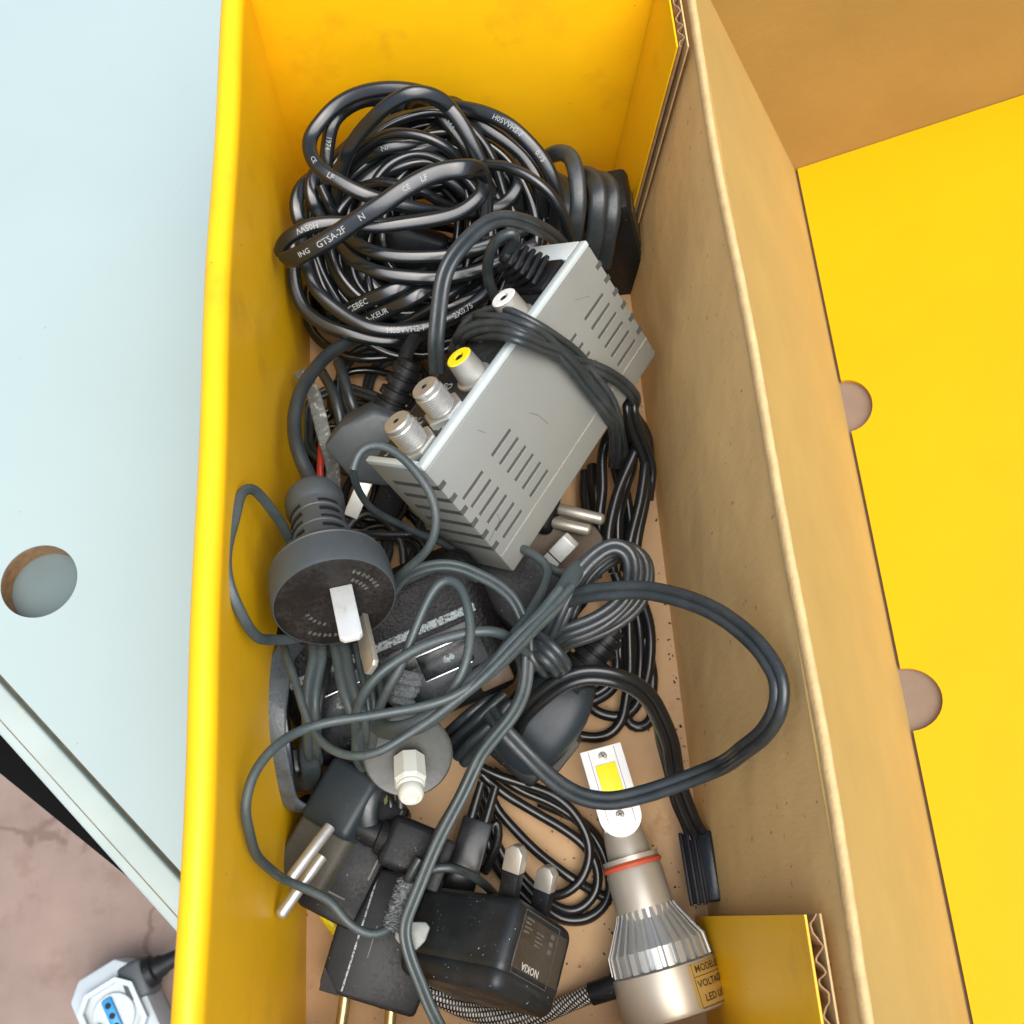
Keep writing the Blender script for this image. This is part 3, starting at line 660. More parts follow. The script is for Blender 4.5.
# connectors
def conn(x, z): return MM @ V((x, 0, z * fz))
Nc = -(MM.to_3x3().col[1]).normalized()
def F_conn(x, z):
    Mx = faxis(conn(x, z), Nc, Lx)
    bm = BM(); lathe(bm, Mx, [(.2, 7.4), (2.4, 7.4), (2.9, 6.9)], 6); nut = obj('hex_nut', bm, M['nickel'], mod, 20)
    pr = [(2.9, 4.6)]
    for i in range(9): pr += [(3.1 + i * .85, 4.55), (3.45 + i * .85, 5.05), (3.6 + i * .85, 5.05)]
    pr += [(10.9, 4.7), (12.4, 4.8), (13.0, 4.3), (13.05, 1.2), (12.0, 1.0)]
    bm = BM(); lathe(bm, Mx, pr, 32); obj('threaded_barrel', bm, M['nickel'], mod, 18)
    bm = BM(); lathe(bm, Mx, [(12.0, 1.0), (13.1, .7)], 12); obj('socket_hole', bm, M['slot'], mod)
F_conn(8.8, -10.5); F_conn(23.5, -9.5)
def RCA(x, z, m):
    Mx = faxis(conn(x, z), Nc, Lx)
    bm = BM(); lathe(bm, Mx, [(0.3, 6.3), (1.2, 6.3), (1.6, 5.2), (9.8, 4.5)], 32, cap1=False); obj('rca_barrel', bm, M['rca'], mod, 30)
    bm = BM(); lathe(bm, Mx, [(8.0, 4.4), (9.7, 4.5), (10.1, 4.1), (10.1, 1.9), (8.3, 1.7)], 32); ins = obj('insulator_ring', bm, m, mod, 30)
    bm = BM(); lathe(bm, Mx, [(8.5, 1.65), (9.7, 1.2)], 16); obj('socket_hole', bm, M['slot'], ins)
RCA(39.5, -8.5, M['yellow_plastic']); RCA(67, -8.5, M['white_plastic'])
for txt, x, z, sz in (('TV', 19.5, -23, 4), ('CH', 17.6, -8, 4), ('3', 5, -24, 3.6), ('VIDEO', 35, -22, 3.8), ('AUDIO IN', 60, -24, 3.4), ('L', 57, -19, 3.6), ('AC 230V', 81, -25, 2.8), ('50Hz', 81, -22, 2.6)):
    Mt = faxis(conn(x, z) + Nc * .5, Nc, MM.to_3x3().col[2] * fz)
    text_flat(txt, sz, Mt, M['print_white'], panel)
bm = BM(); box(bm, faxis(conn(17, -14) + Nc * .2, Nc, Lx), (-1.6, -2.4, 0), (1.6, 2.4, .5)); obj('channel_switch', bm, M['slot'], panel)
t = BM(); vs = [t.verts.new(p) for p in ((-1.2, -1, 0), (1.2, -1, 0), (0, 1.2, 0))]; t.faces.new(vs); bm = BM(); join(bm, t, faxis(conn(18.6, -19) + Nc * .5, Nc, Lx)); obj('lettering', bm, M['print_white'], panel)
# ribbed cord entry
Ms = faxis(conn(86, -12), (Nc * .8 + idir(A, -.9, -.3) * .75), Lx)
bm = BM(); box(bm, faxis(conn(86, -12), Nc, Lx), (-7.5, -8, 0), (7.5, 8, 3), 1); obj('grommet', bm, M['matte'], mod)
for i in range(5):
    bm = BM(); box(bm, Ms, (-6.3 + i * .35, -6.3 + i * .4, 2.4 + i * 2.5), (6.3 - i * .35, 6.3 - i * .4, 4.2 + i * 2.5), .6); obj('relief_rib', bm, M['matte'], mod)
bm = BM(); lathe(bm, Ms, [(0, 4), (16, 3)], 16); obj('relief_core', bm, M['matte'], mod)
for k, (u, v) in enumerate(((0.2, 2),)): pass

# lead wrapped round the modulator
zv3 = (440, 220, 4.267)
TW = prof_twin(1.28)
def modz(u, v, h):              # height of the modulator's two visible sides above h
    r = ray(440 + u / 4.267, 220 + v / 4.267)
    best = None
    for n_, p_ in ((MM.to_3x3().col[2] * fz, D), (Nc, D)):
        tt = (p_ + n_ * h - CAMP).dot(n_) / r.dot(n_)
        q_ = CAMP + r * tt
        if best is None or tt < best[0]: pass
        best = (tt, q_) if best is None or tt > best[0] else best
    return best[1].z
lead = thing('modulator_lead', 'dark twin lead wrapped across the silver modulator box', 'cable', (10, 190, 40))
def wrapped(pts, pr=TW):
    cab('strand', [(u, v, modz(u, v, h)) for u, v, h in pts], pr, M['twin'], view=zv3, parent=lead)
wrapped([(60, 560, 0), (85, 500, 4), (130, 430, 7), (210, 395, 7), (320, 410, 6), (430, 460, 4), (520, 530, 2.5), (600, 600, 2.3), (660, 680, 2.3), (720, 770, 2.3), (755, 860, 2.2), (768, 930, -6), (772, 985, -12), (760, 1050, -20)])
wrapped([(75, 540, 0), (100, 490, 7), (170, 452, 9), (260, 452, 8), (350, 490, 6), (450, 545, 4), (540, 595, 3.5), (630, 625, 3), (720, 660, 2.6), (795, 705, 2.4), (836, 755, 1.5), (822, 800, -5), (800, 860, -12), (800, 950, -20)])
wrapped([(90, 520, -2), (140, 485, 5), (230, 478, 7), (330, 505, 6.5), (430, 545, 5), (510, 570, 5), (590, 640, 4), (650, 720, 4), (700, 800, 3), (730, 860, 2), (742, 920, -4), (750, 980, -10), (742, 1050, -20)])
wrapped([(110, 440, 2), (180, 420, 8), (270, 425, 8), (370, 465, 6), (470, 530, 5), (560, 620, 5), (640, 720, 4.5), (700, 790, 4), (740, 860, 1), (770, 940, -8), (775, 1040, -20)])
cab('strand', [(437, 372, 84), (437, 340, 94), (439, 305, 101), (445, 275, 106), (457, 250, 108), (476, 230, 107), (501, 219, 104), (524, 221, 98), (546, 232, 86), (562, 245, 70)], prof_twin(1.5), M['twin'], parent=lead)
cab('strand', [proj(conn(86, -12) + Ms.to_3x3().col[2] * 15) + ((conn(86, -12) + Ms.to_3x3().col[2] * 15).z,), (515, 233, 106), (500, 238, 104), (490, 252, 98), (487, 270, 90), (493, 292, 80), (500, 310, 70)], prof_round(1.9), M['twin'], parent=lead)
cab('strand', [(632, 396, 48), (630, 408, 50), (634, 425, 44), (642, 445, 36), (648, 470, 28), (646, 500, 22)], prof_twin(1.6), M['gloss'], parent=lead)

# ================================================================== GREY AUSTRALIAN-TYPE ROUND PLUG
O = P(335, 603, 95); a = idir(O, .2, .98, 43)
MA = faxis(O, a, idir(O, 1, -.12, 0))
ap = thing('round_plug', 'large charcoal round-faced plug with two flat pins pointing at the viewer', 'plug', (O.x, O.y, 60))
bm = BM(); lathe(bm, MA, [(-22, 9.8), (-19.5, 10.4), (-17.6, 11.6), (-16.2, 13.8), (-15.0, 16.4), (-13.6, 18.0), (-12.2, 18.5), (-11.8, 18.2), (-11.4, 18.6), (-8, 18.8), (-1.2, 18.7), (0, 18.2)], 64); obj('body', bm, M['plug_grey'], ap)
bm = BM(); lathe(bm, MA, [(-.6, 17.9), (.05, 17.9), (.15, 17.4)], 64); face = obj('face', bm, M['plug_face'], ap)
pr = [(-21, 11)]
def relief_rip(a_, s): return 1.0
prl = [(-21.5, 9.6), (-24, 9.3), (-24.3, 8.9), (-28, 8.7), (-28.3, 9.1), (-32, 8.9), (-32.3, 8.5), (-36, 8.4), (-36.3, 8.7), (-40, 8.6), (-41, 8.9), (-42, 9.6), (-47, 9.7), (-49.2, 8.8), (-50.3, 6)]
bm = BM(); lathe(bm, MA, prl[::-1], 40); rel = obj('strain_relief', bm, M['plug_grey'], ap)
lc_ = MA.inverted() @ CAMP; CA = math.atan2(lc_.y, lc_.x)
rx_ = MA.inverted().to_3x3() @ idir(O, 1, 0, 0); SGN = 1 if (lc_.x * rx_.y - lc_.y * rx_.x) > 0 else -1
for i, s in enumerate((-25.5, -29.5, -33.5, -37.5, -41.5)):
    for c in ((-1, 1) if 1 else ()):
        a0 = 90 * c + (8 if i % 2 else -8) + 90 - 90 + (-90 if c < 0 else 90) * 0
        t = BM(); r_ = 9.3 - i * .12; pts = []
        n = 10; rows = []
        for j in range(n + 1):
            th = CA + (R(-78 + 46 * j / n) if c < 0 else R(8 + 44 * j / n)) * SGN
            rows.append([t.verts.new((rr_ * math.cos(th), rr_ * math.sin(th), s + ds)) for rr_, ds in ((r_ - 2, -.5), (r_ + .05, -.5), (r_ + .05, .5), (r_ - 2, .5))])
        for q_, w_ in zip(rows, rows[1:]):
            for m_ in range(4): t.faces.new((q_[m_], q_[(m_ + 1) % 4], w_[(m_ + 1) % 4], w_[m_]))
        t.faces.new(rows[0]); t.faces.new(rows[-1][::-1]); bmesh.ops.recalc_face_normals(t, faces=t.faces[:])
        t.transform(MA); obj('relief_slot', t, M['slot'], rel)
def blade(Mx, w, th, ln, m, parent, name='pin', tip=1.2):
    bm = BM(); prism(bm, Mx @ Matrix(((1, 0, 0, 0), (0, 0, -1, 0), (0, 1, 0, 0), (0, 0, 0, 1))), [(-w / 2, 0), (w / 2, 0), (w / 2, ln - tip), (w / 2 - tip, ln), (-w / 2 + tip, ln), (-w / 2, ln - tip)], -th / 2, th / 2, .25); return obj(name, bm, m, parent)
def spotM(px_, py_, rot):        # point of the face under a photo position
    r = ray(px_, py_); N = MA.to_3x3().col[2]; q_ = CAMP + r * ((O + N * .2 - CAMP).dot(N) / r.dot(N))
    return Matrix.Translation(q_ - O) @ MA @ Matrix.Rotation(R(rot), 4, 'Z')
blade(spotM(341, 588, 4), 6.6, 1.8, 20.5, M['pin'], ap)
blade(spotM(361, 620, 62), 6.4, 1.8, 20, M['pin_dull'], ap)
# moulded arcs of worn marking on the face
for (rad, a0, a1, n) in ((13.6, 20, 62, 7), (10.5, 24, 56, 5), (13.8, 232, 300, 11), (9.0, 200, 245, 5)):
    bm = BM()
    for i in range(n):
        th = R(a0 + (a1 - a0) * i / max(1, n - 1)); box(bm, MA @ Matrix.Rotation(th, 4, 'Z') @ Matrix.Translation((rad, 0, .15)), (-.7, -.35, 0), (.6, .4, .12))
        if i % 2: box(bm, MA @ Matrix.Rotation(th + .04, 4, 'Z') @ Matrix.Translation((rad, 0, .15)), (-.2, -.5, 0), (.1, .5, .14))
    obj('moulded_marking', bm, M['print_grey'], face)
cab('cord', [tuple(O + a * -49), tuple(O + a * -56 + V((0, 1, 0))), P(296, 445, 72)[:], P(293, 425, 70)[:], P(299, 400, 68)[:], P(314, 369, 60)[:], P(334, 350, 50)[:], P(365, 335, 38)[:]], prof_round(2.5), M['twin'], parent=ap, raw=True)
# flat lead bent out to the left over the yellow wall
cab('bell_wire', [(292, 545, 80), (285, 531, 86), (271, 510, 96), (259, 493, 106), (252, 487, 110), (244, 492, 113), (235, 517, 117), (228, 545, 119), (227, 570, 119), (231, 594, 117), (239, 613, 113), (247, 627, 108), (257, 636, 102), (270, 639, 94), (286, 641, 86), (302, 638, 78), (322, 630, 66)], prof_flat(3.2, 1.8), M['thin'], inside=False,
    label='flat grey wire bent outwards over the yellow wall, left of the round plug')

# ================================================================== BLACK ANGLED PLUG behind it
O = P(372, 440, 50)
bp_ = thing('angled_plug', 'black angled plug with ribbed neck and a white pin, behind the charcoal round plug', 'plug', (O.x, O.y, 20))
Mb = frame(O, idir(O, .40, -.92, 18), idir(O, .92, .40, 0))
bm = BM(); prism(bm, Mb, [(-6, -15), (4, -12), (14, -4), (15, 9), (4, 13), (-10, 13), (-14, 0)], -12, 8, 2.2); obj('body', bm, M['plug_grey'], bp_)
Mn = faxis(P(384, 420, 54), idir(O, .42, -.90, 12), idir(O, .9, .42, 0))
pr = []
for i in range(5): pr += [(i * 4.6, 6.6 - i * .25), (i * 4.6 + 2.6, 6.5 - i * .25), (i * 4.6 + 2.8, 5.0 - i * .25), (i * 4.6 + 4.4, 5.0 - i * .25)]
bm = BM(); lathe(bm, Mn, [(-3, 7)] + pr + [(23.5, 4)], 32); obj('strain_relief', bm, M['matte'], bp_, 25)
q0, q1 = P(366, 480, 46), P(351, 515, 40)
Mp = frame(q0, q1 - q0, idir(O, 1, .4, 0))
bm = BM(); box(bm, Mp, (-2, -2.7, -1.6), (14.5, 2.7, 1.6), .4); obj('pin', bm, M['pin'], bp_)
q0, q1 = P(392, 492, 40), P(380, 522, 30)
Mp = frame(q0, q1 - q0, idir(O, 1, .4, 0)); bm = BM(); box(bm, Mp, (-8, -5, -4), (10, 5, 4), 1); obj('pin_shroud', bm, M['matte'], bp_)
cab('cord', [tuple(P(402, 366, 58)), tuple(P(408, 350, 58)), tuple(P(420, 335, 52)), tuple(P(450, 330, 40))], prof_round(2.6), M['matte'], parent=bp_, raw=True)
# printed flat strip and its neighbours
cab('flat_cable', [(300, 372, 42), (311, 388, 44), (320, 418, 42), (327, 445, 40), (332, 470, 34), (334, 500, 28)], prof_flat(5.5, 1.2), M['flat_print'], label='pale flat cable with worn printing, beside the yellow wall above the round plug')
cab('cable', [(322, 372, 38), (332, 390, 42), (338, 410, 42), (343, 432, 38), (345, 450, 32)], prof_round(1.9), M['twin'], label='dark thin cable running down beside the worn pale flat cable')
cab('cable', [(338, 362, 36), (346, 385, 38), (353, 405, 37), (362, 425, 30)], prof_round(2.0), M['twin'], label='dark thin cable leading to the angled black plug from behind')
cab('wire', [(322, 440, 34), (321, 458, 36), (320, 474, 36), (321, 492, 30)], prof_round(1.3), M['red'], label='short red wire beside the neck of the charcoal round plug', cat='wire')

rl = thing('black_lead', 'loose loops of black lead on the box floor behind the charcoal round plug', 'cable', (-40, 130, 0))
for k in range(16):
    c0 = P(rnd.uniform(335, 400), rnd.uniform(385, 600), 8); r1, r2, w1 = rnd.uniform(10, 20), rnd.uniform(14, 30), rnd.uniform(0, 6.28)
    pts = []
    for i in range(12):
        a = w1 + 2 * math.pi * i / 12; pts.append((c0.x + r1 * math.cos(a) + 2 * math.sin(2 * a), c0.y + r2 * math.sin(a) + 2 * math.cos(3 * a), 3 + k * .7 + 3 * math.sin(a + w1)))
    cab('strand', pts, prof_round(1.6) if k % 2 else prof_twin(1.3), M['twin'] if k % 3 else M['cord'], parent=rl, raw=True, closed=True)

# ================================================================== BIG BLACK ADAPTER
O = P(398, 662, 50)
Mb = frame(O, idir(O, .92, -.40, 4), idir(O, .40, .92, -12))
fz2 = 1 if Mb.to_3x3().col[2].z > 0 else -1
ad = thing('power_adapter', 'big pebbled black power adapter with a pale worn edge, under the grey wires', 'adapter', (O.x, O.y, 10))
def ab(bm, lo, hi, bev=.5, seg=2):
    a0, a1 = sorted((lo[2] * fz2, hi[2] * fz2)); box(bm, Mb, (lo[0], lo[1], a0), (hi[0], hi[1], a1), bev, seg)
bm = BM(); ab(bm, (-41, -27, -30), (37, 25, 0), 7, 4); obj('body', bm, M['adapter'], ad)
bm = BM(); ab(bm, (-36, -8.6, -.6), (31, -5.6, .5), .5); obj('worn_edge', bm, M['worn_edge'], ad)
bm = BM(); ab(bm, (-35, -4, -1), (29.5, 18, .35), 1.2); lp = obj('label_recess', bm, M['gloss_panel'], ad)
for x0, x1 in ((-33, -14), (6, 24)):
    bm = BM(); ab(bm, (x0, 1, .2), (x1, 9.5, 1.3), .5); k_ = obj('latch_bar', bm, M['gloss_panel'], ad)
    bm = BM(); ab(bm, (x0, .4, .9), (x1, 1.0, 1.5), .15); obj('highlight_edge', bm, M['silver_line'], k_)  # silver strips stand in for highlights along the bar
    bm = BM(); ab(bm, (x0, 9.6, .5), (x1 - 1, 10.1, 1.4), .15); obj('highlight_edge', bm, M['silver_line'], k_)
    bm = BM(); t = BM(); bmesh.ops.create_uvsphere(t, u_segments=16, v_segments=10, radius=1); t.transform(Matrix.Diagonal((2.2, 1.5, .5, 1))); join(bm, t, Mb @ Matrix.Translation(((x0 + x1) / 2 + 1, 5.4, 1.3 * fz2))); obj('rivet', bm, M['worn_edge'], k_)
bm = BM(); ab(bm, (22, 12, .2), (34, 21, 2.5), 1.0); obj('end_cap', bm, M['brown_face'], ad)
bm = BM(); ab(bm, (15, 14, .3), (21, 17, 1.2), .4); obj('contact', bm, M['silver_line'], ad)
# tangled lint knot on it
k0, k1 = P(399, 706, 56), P(411, 672, 58); kx = (k1 - k0).normalized(); ky = kx.cross(V((0, 0, 1))).normalized(); kz = kx.cross(ky)
kn = [k0 + (k1 - k0) * (i / 40) + ky * (3.6 * math.cos(i * .82)) + kz * (2.6 * math.sin(i * .82)) for i in range(41)]
cab('cable_knot', [tuple(q_) for q_ in kn], prof_round(1.5), M['lint'], raw=True, label='dust-crusted knot of cord twisted round itself on the black adapter', cat='knot')
# spare brick below the modulator
O2 = P(520, 590, 30)
b2 = thing('adapter_brick', 'plain black adapter brick half hidden under the corner of the silver box', 'adapter', (O2.x, O2.y, 0))
bm = BM(); box(bm, frame(O2, idir(O2, .75, .6, 0), idir(O2, .6, -.75, 0)), (-22, -14, -10), (22, 14, 10), 3, 3); obj('body', bm, M['matte'], b2)

# ================================================================== PLUGS UNDER THE MODULATOR (right)
O = P(566, 556, 22)
up = thing('flat_pin_plug', 'brown-faced plug with one thick square silver pin, under the silver box', 'plug', (O.x, O.y, 0))
az = idir(O, .15, .1, 80)
Mu = faxis(O, az, idir(O, .7, -.7, 0))
bm = BM(); lathe(bm, Mu, [(-14, 13), (-2, 16), (0, 15.4)], 40); obj('face', bm, M['brown_face'], up)
q0, q1 = P(550, 562, 30), P(572, 539, 38)
Mp = frame(q0, q1 - q0, idir(O, .7, .7, 0))
bm = BM(); box(bm, Mp, (-2, -3.2, -2.6), (12.5, 3.2, 2.6), .7, 2); pn_ = obj('pin', bm, M['pin'], up)
bm = BM(); box(bm, Mp, (3.4, -3.3, -2.7), (3.9, 3.3, 2.7)); obj('pin_groove', bm, M['slot'], pn_)
O = P(552, 512, 28)
ep = thing('two_pin_plug', 'black plug with two dull round pins sticking out from under the silver box', 'plug', (O.x, O.y, 0))
bm = BM(); box(bm, frame(O, idir(O, .95, .24, 0), idir(O, -.24, .95, 0)), (-30, -9, -7), (2, 9, 7), 3, 3); obj('body', bm, M['matte'], ep)
for (x0, y0, x1, y1) in ((556, 508, 604, 520), (548, 521, 591, 531)):
    q0, q1 = P(x0, y0, 30), P(x1, y1, 34)
    bm = BM(); lathe(bm, faxis(q0, q1 - q0, (0, 0, 1)), [(0, 2.2), ((q1 - q0).length - 1, 2.2), ((q1 - q0).length - .3, 1.8), ((q1 - q0).length, 1.1)], 20); obj('pin', bm, M['pin_dull'], ep)

# ================================================================== GLOSSY HANK down the right side
gh = thing('black_lead', 'hank of shiny black lead hanging down along the right cardboard wall', 'cable', (55, 130, 0))
zv4 = (540, 400, 6.4)
GR = prof_round(2.0)
def hanging(pts, view=zv4, pr=GR): cab('strand', pts, pr, M['gloss'], view=view, parent=gh)
hanging([(560, 40, 36), (610, 110, 34), (632, 190, 32), (618, 290, 32), (560, 450, 30), (490, 620, 28), (452, 780, 26), (440, 930, 24), (470, 1100, 20)])
hanging([(590, 60, 30), (640, 160, 30), (668, 290, 30), (670, 420, 30), (650, 600, 28), (610, 760, 26), (575, 930, 24), (540, 1100, 20)])
hanging([(600, 90, 26), (670, 200, 26), (700, 330, 26), (696, 500, 26), (660, 720, 24), (620, 920, 22), (600, 1100, 18)])
hanging([(470, 180, 24), (420, 260, 26), (395, 400, 24), (398, 580, 22), (385, 740, 20), (380, 900, 16)])
hanging([(500, 160, 14), (470, 300, 12), (480, 450, 12), (520, 620, 12), (530, 800, 10), (520, 1000, 8)])
hanging([(530, 120, 18), (545, 300, 18), (540, 480, 16), (560, 640, 14), (580, 800, 12), (570, 1000, 10)])
hanging([(560, 120, 22), (590, 260, 20), (600, 420, 20), (540, 560, 18), (500, 720, 18), (500, 950, 14)])
hanging([(340, 420, 12), (350, 560, 12), (360, 700, 10), (345, 860, 8)], pr=prof_round(2.6))
hanging([(300, 460, 8), (290, 600, 8), (320, 760, 8)], pr=prof_round(2.8))
zv5 = (440, 480, 3.657)
hanging([(640, 340, 24), (690, 500, 18), (694, 640, 14), (688, 780, 9), (660, 890, 5), (605, 935, 4), (545, 942, 4), (490, 930, 4)], zv5)
hanging([(690, 330, 24), (748, 470, 18), (772, 590, 12), (760, 700, 8), (735, 780, 5), (700, 850, 4), (620, 860, 4), (560, 840, 4), (520, 800, 4)], zv5)
hanging([(700, 400, 18), (725, 540, 12), (735, 660, 6), (720, 760, 3), (680, 830, 3), (700, 895, 3), (745, 910, 3), (778, 880, 3), (772, 800, 3), (776, 700, 6), (740, 560, 10)], zv5)
hanging([(660, 480, 12), (660, 620, 9), (650, 720, 6), (600, 790, 5), (555, 810, 5)], zv5)
hanging([(620, 470, 12), (640, 600, 9), (645, 700, 8), (610, 760, 6), (570, 780, 5)], zv5)

# ================================================================== BUNDLE OF GREY TWIN LEAD + big loop
bd = thing('twin_lead', 'tied bundle of dark grey twin lead with one wide loop leaning on the right wall', 'cable', (45, 90, 30))
BT = prof_twin(1.4)
def bun(pts, pr=BT, view=zv5): return cab('strand', pts, pr, M['twin'], view=view, parent=bd)
for k in range(4):
    o = k * 36; dz = -4.5 * k; oo = k * 17
    bun([(330 + o * .5, 640 + o * .6, 62 + dz), (380 + o * .3, 590 + o * .5, 68 + dz), (430 + o * .3, 480 + o * .4, 76 + dz), (500 + o * .3, 350 + o * .25, 80 + dz), (570 + oo, 272 + o * .15, 82 + dz), (640 + oo, 240 + o * .1, 82 + dz), (695 + oo, 270 + o * .15, 81 + dz), (708 + oo, 335 + o * .2, 78 + dz),
         (690 + oo * .8, 400 + o * .4, 75 + dz), (630 + oo * .4, 470 + o * .45, 73 + dz), (540, 530 + o * .4, 71 + dz), (440, 565 + o * .35, 68 + dz), (370, 610 + o * .3, 62 + dz)])
# tie
bun([(322, 590, 64), (350, 578, 78), (400, 620, 82), (448, 668, 78), (440, 690, 66)], BT)
bun([(330, 620, 64), (350, 610, 77), (395, 650, 81), (430, 690, 76), (420, 710, 64)], BT)
bun([(315, 570, 62), (335, 575, 72), (345, 640, 78), (380, 690, 74), (400, 700, 62)], prof_twin(1.4))
zf_ = None
K2 = [(548, 610, 70), (560, 602, 74), (580, 595, 79), (607, 591, 84), (642, 590, 90), (677, 597, 97), (712, 610, 105), (743, 631, 113), (766, 656, 119), (780, 684, 122), (779, 706, 120), (768, 728, 112), (743, 750, 96), (712, 770, 72), (677, 783, 64), (640, 795, 58), (609, 801, 54), (583, 797, 52), (558, 784, 50), (537, 765, 49), (518, 745, 50), (502, 728, 52), (490, 712, 50)]
K2 = [(*q_, t_) for q_, t_ in zip(K2, (0, 0, 0, 0, 0, 4, 10, 18, 27, 34, 36, 33, 27, 20, 13, 7, 2, 0, 0, 0, 0, 0, 0))]
cab('wide_loop', K2, prof_twin(1.62, .80), M['twin'], parent=bd, wob=0.12)
# thick lead running diagonally to the lower left
cab('strand', [(592, 566, 70), (580, 568, 80), (566, 584, 85), (548, 610, 88), (520, 640, 90), (490, 668, 91), (462, 692, 91), (440, 710, 91), (420, 722, 90), (402, 729, 88), (388, 731, 84), (378, 725, 78)], prof_flat(5.6, 3.6), M['thin'], parent=bd)

# ================================================================== THIN GREY WIRES
tn = thing('thin_wire', 'long thin grey wire swinging from the bundle out over the yellow wall and back', 'wire', (-60, 40, 40))
T1 = [(560, 588, 90), (530, 624, 93), (505, 650, 95), (480, 676, 96), (451, 696, 97), (423, 707, 97), (381, 715, 97), (334, 721, 97), (298, 732, 100), (270, 750, 106), (252, 776, 109), (244, 806, 108), (252, 842, 98), (268, 866, 82), (287, 881, 64), (310, 891, 58), (330, 903, 54), (345, 921, 52), (360, 931, 50), (376, 935, 48), (390, 929, 46), (399, 914, 44)]
cab('wire', T1, prof_round(1.38), M['thin'], parent=tn)
_pr = prof_round
def prof_thin(r): return _pr(r * .9)
R2 = prof_round(1.2)
def thin(pts, label, pr=None, m='thin', name='thin_wire', view=None): return cab(name, pts, pr or R2, M[m], view=view, label=label, cat='wire')
thin([(382, 792, 32), (362, 770, 46), (356, 742, 66), (358, 715, 82), (365, 690, 88), (378, 672, 91), (397, 660, 92), (420, 648, 93), (450, 637, 94), (480, 631, 94), (500, 633, 92), (512, 640, 88), (526, 652, 80)], 'smooth thin grey wire arching from the left of the smoky plug up to the bundle', prof_thin(1.75))
thin([(372, 745, 66), (376, 722, 76), (384, 697, 84), (396, 676, 88), (404, 662, 89), (411, 641, 90), (421, 612, 92), (432, 591, 93), (445, 580, 94), (457, 583, 95), (466, 599, 96), (470, 622, 96), (469, 648, 96), (463, 674, 95), (453, 690, 93), (440, 705, 88)], 'thin grey wire standing in a tall narrow arch in front of the black adapter', prof_thin(1.6))
thin([(376, 610, 68), (392, 594, 72), (405, 577, 76), (425, 566, 79), (443, 563, 80), (462, 567, 80), (480, 576, 80), (499, 587, 80), (512, 600, 80), (520, 616, 79), (528, 640, 78), (529, 660, 77), (527, 685, 74), (518, 706, 70), (500, 732, 66), (480, 760, 62), (465, 788, 60), (448, 822, 58), (430, 860, 56), (415, 900, 54), (406, 928, 52), (410, 960, 50), (424, 994, 46), (440, 1026, 42), (450, 1050, 38)], 'long dark wire from behind the round plug, down past the smoky plug to the charger', prof_twin(1.05))
thin([(515, 650, 70), (524, 665, 73), (522, 690, 72), (510, 715, 68), (488, 745, 63), (470, 775, 60), (455, 806, 56), (438, 838, 52), (424, 868, 46)], 'second dark wire running beside the long one towards the charger', prof_flat(3.8, 1.8), 'twin')
thin([(390, 590, 66), (410, 580, 72), (435, 571, 74), (460, 572, 74), (478, 580, 72)], 'short grey wire lying just under the arch over the black adapter', prof_thin(1.2))
thin([(282, 638, 72), (288, 660, 80), (296, 690, 84), (306, 716, 85), (318, 736, 86), (332, 750, 88), (352, 756, 91), (380, 751, 93), (408, 736, 94), (430, 722, 95), (450, 705, 96), (475, 684, 97), (505, 655, 96), (545, 616, 92), (572, 586, 88)], 'thin grey wire sagging from under the round plug to the thick diagonal lead', prof_thin(1.4))
thin([(353, 470, 106), (360, 450, 108), (376, 444, 109), (397, 454, 109), (418, 475, 108), (432, 498, 106), (436, 522, 103), (430, 545, 98), (418, 559, 92), (402, 574, 84), (390, 584, 76)], 'thin grey wire curling over the corner of the silver box in a ring', prof_thin(1.5))
thin([(353, 470, 106), (355, 484, 100), (366, 502, 90), (384, 516, 80), (410, 529, 70), (440, 542, 60), (462, 556, 50)], 'dark thin wire passing down from the ring under the silver box', prof_thin(1.3), 'twin')
thin([(345, 532, 54), (370, 534, 56), (400, 533, 56), (430, 533, 54), (450, 540, 48)], 'black wire lying straight across the gap behind the round plug', prof_thin(1.3), 'matte')
thin([(520, 548, 60), (535, 556, 66), (547, 568, 68), (545, 585, 72), (530, 610, 78), (515, 632, 82), (500, 655, 84)], 'grey wire bending sharply down from under the lower corner of the silver box', prof_thin(1.7))
thin([(547, 566, 66), (560, 573, 64), (580, 574, 62), (600, 575, 58)], 'short grey wire joining the sharp bend to the bundle', prof_thin(1.6))
thin([(316, 640, 70), (318, 655, 74), (314, 682, 76), (311, 711, 76), (312, 735, 68), (313, 758, 46), (316, 780, 20)], 'flat twin wire hanging from the round plug, left of its two neighbours', prof_twin(1.55), 'thin')
thin([(338, 640, 70), (344, 665, 75), (350, 690, 78), (357, 712, 78), (362, 735, 70), (368, 755, 52), (378, 775, 34)], 'flat twin wire hanging under the pins of the round plug, second from the left', prof_twin(1.7), 'thin')
for k, (dx, lb) in enumerate(((0, 'narrow grey wire in the bunch under the flat pins, nearest the twin wire'), (8, 'narrow grey wire in the middle of the bunch under the flat pins'), (16, 'narrow grey wire on the right of the bunch under the flat pins'))):
    thin([(355 + dx, 645, 68), (360 + dx, 668, 73), (366 + dx * .9, 690, 76), (369 + dx * .7, 708, 76), (370 + dx * .5, 735, 68)], lb, prof_thin(1.1))
# thin wire seen right under the adapter end: to moulded connector
cab('thin_wire', [(402, 894, 46), (415, 878, 48), (432, 868, 50), (448, 866, 50), (466, 872, 44), (484, 886, 34), (500, 900, 22)], prof_thin(1.6), M['twin'], label='dark wire hugging the top edge of the charger', cat='wire')

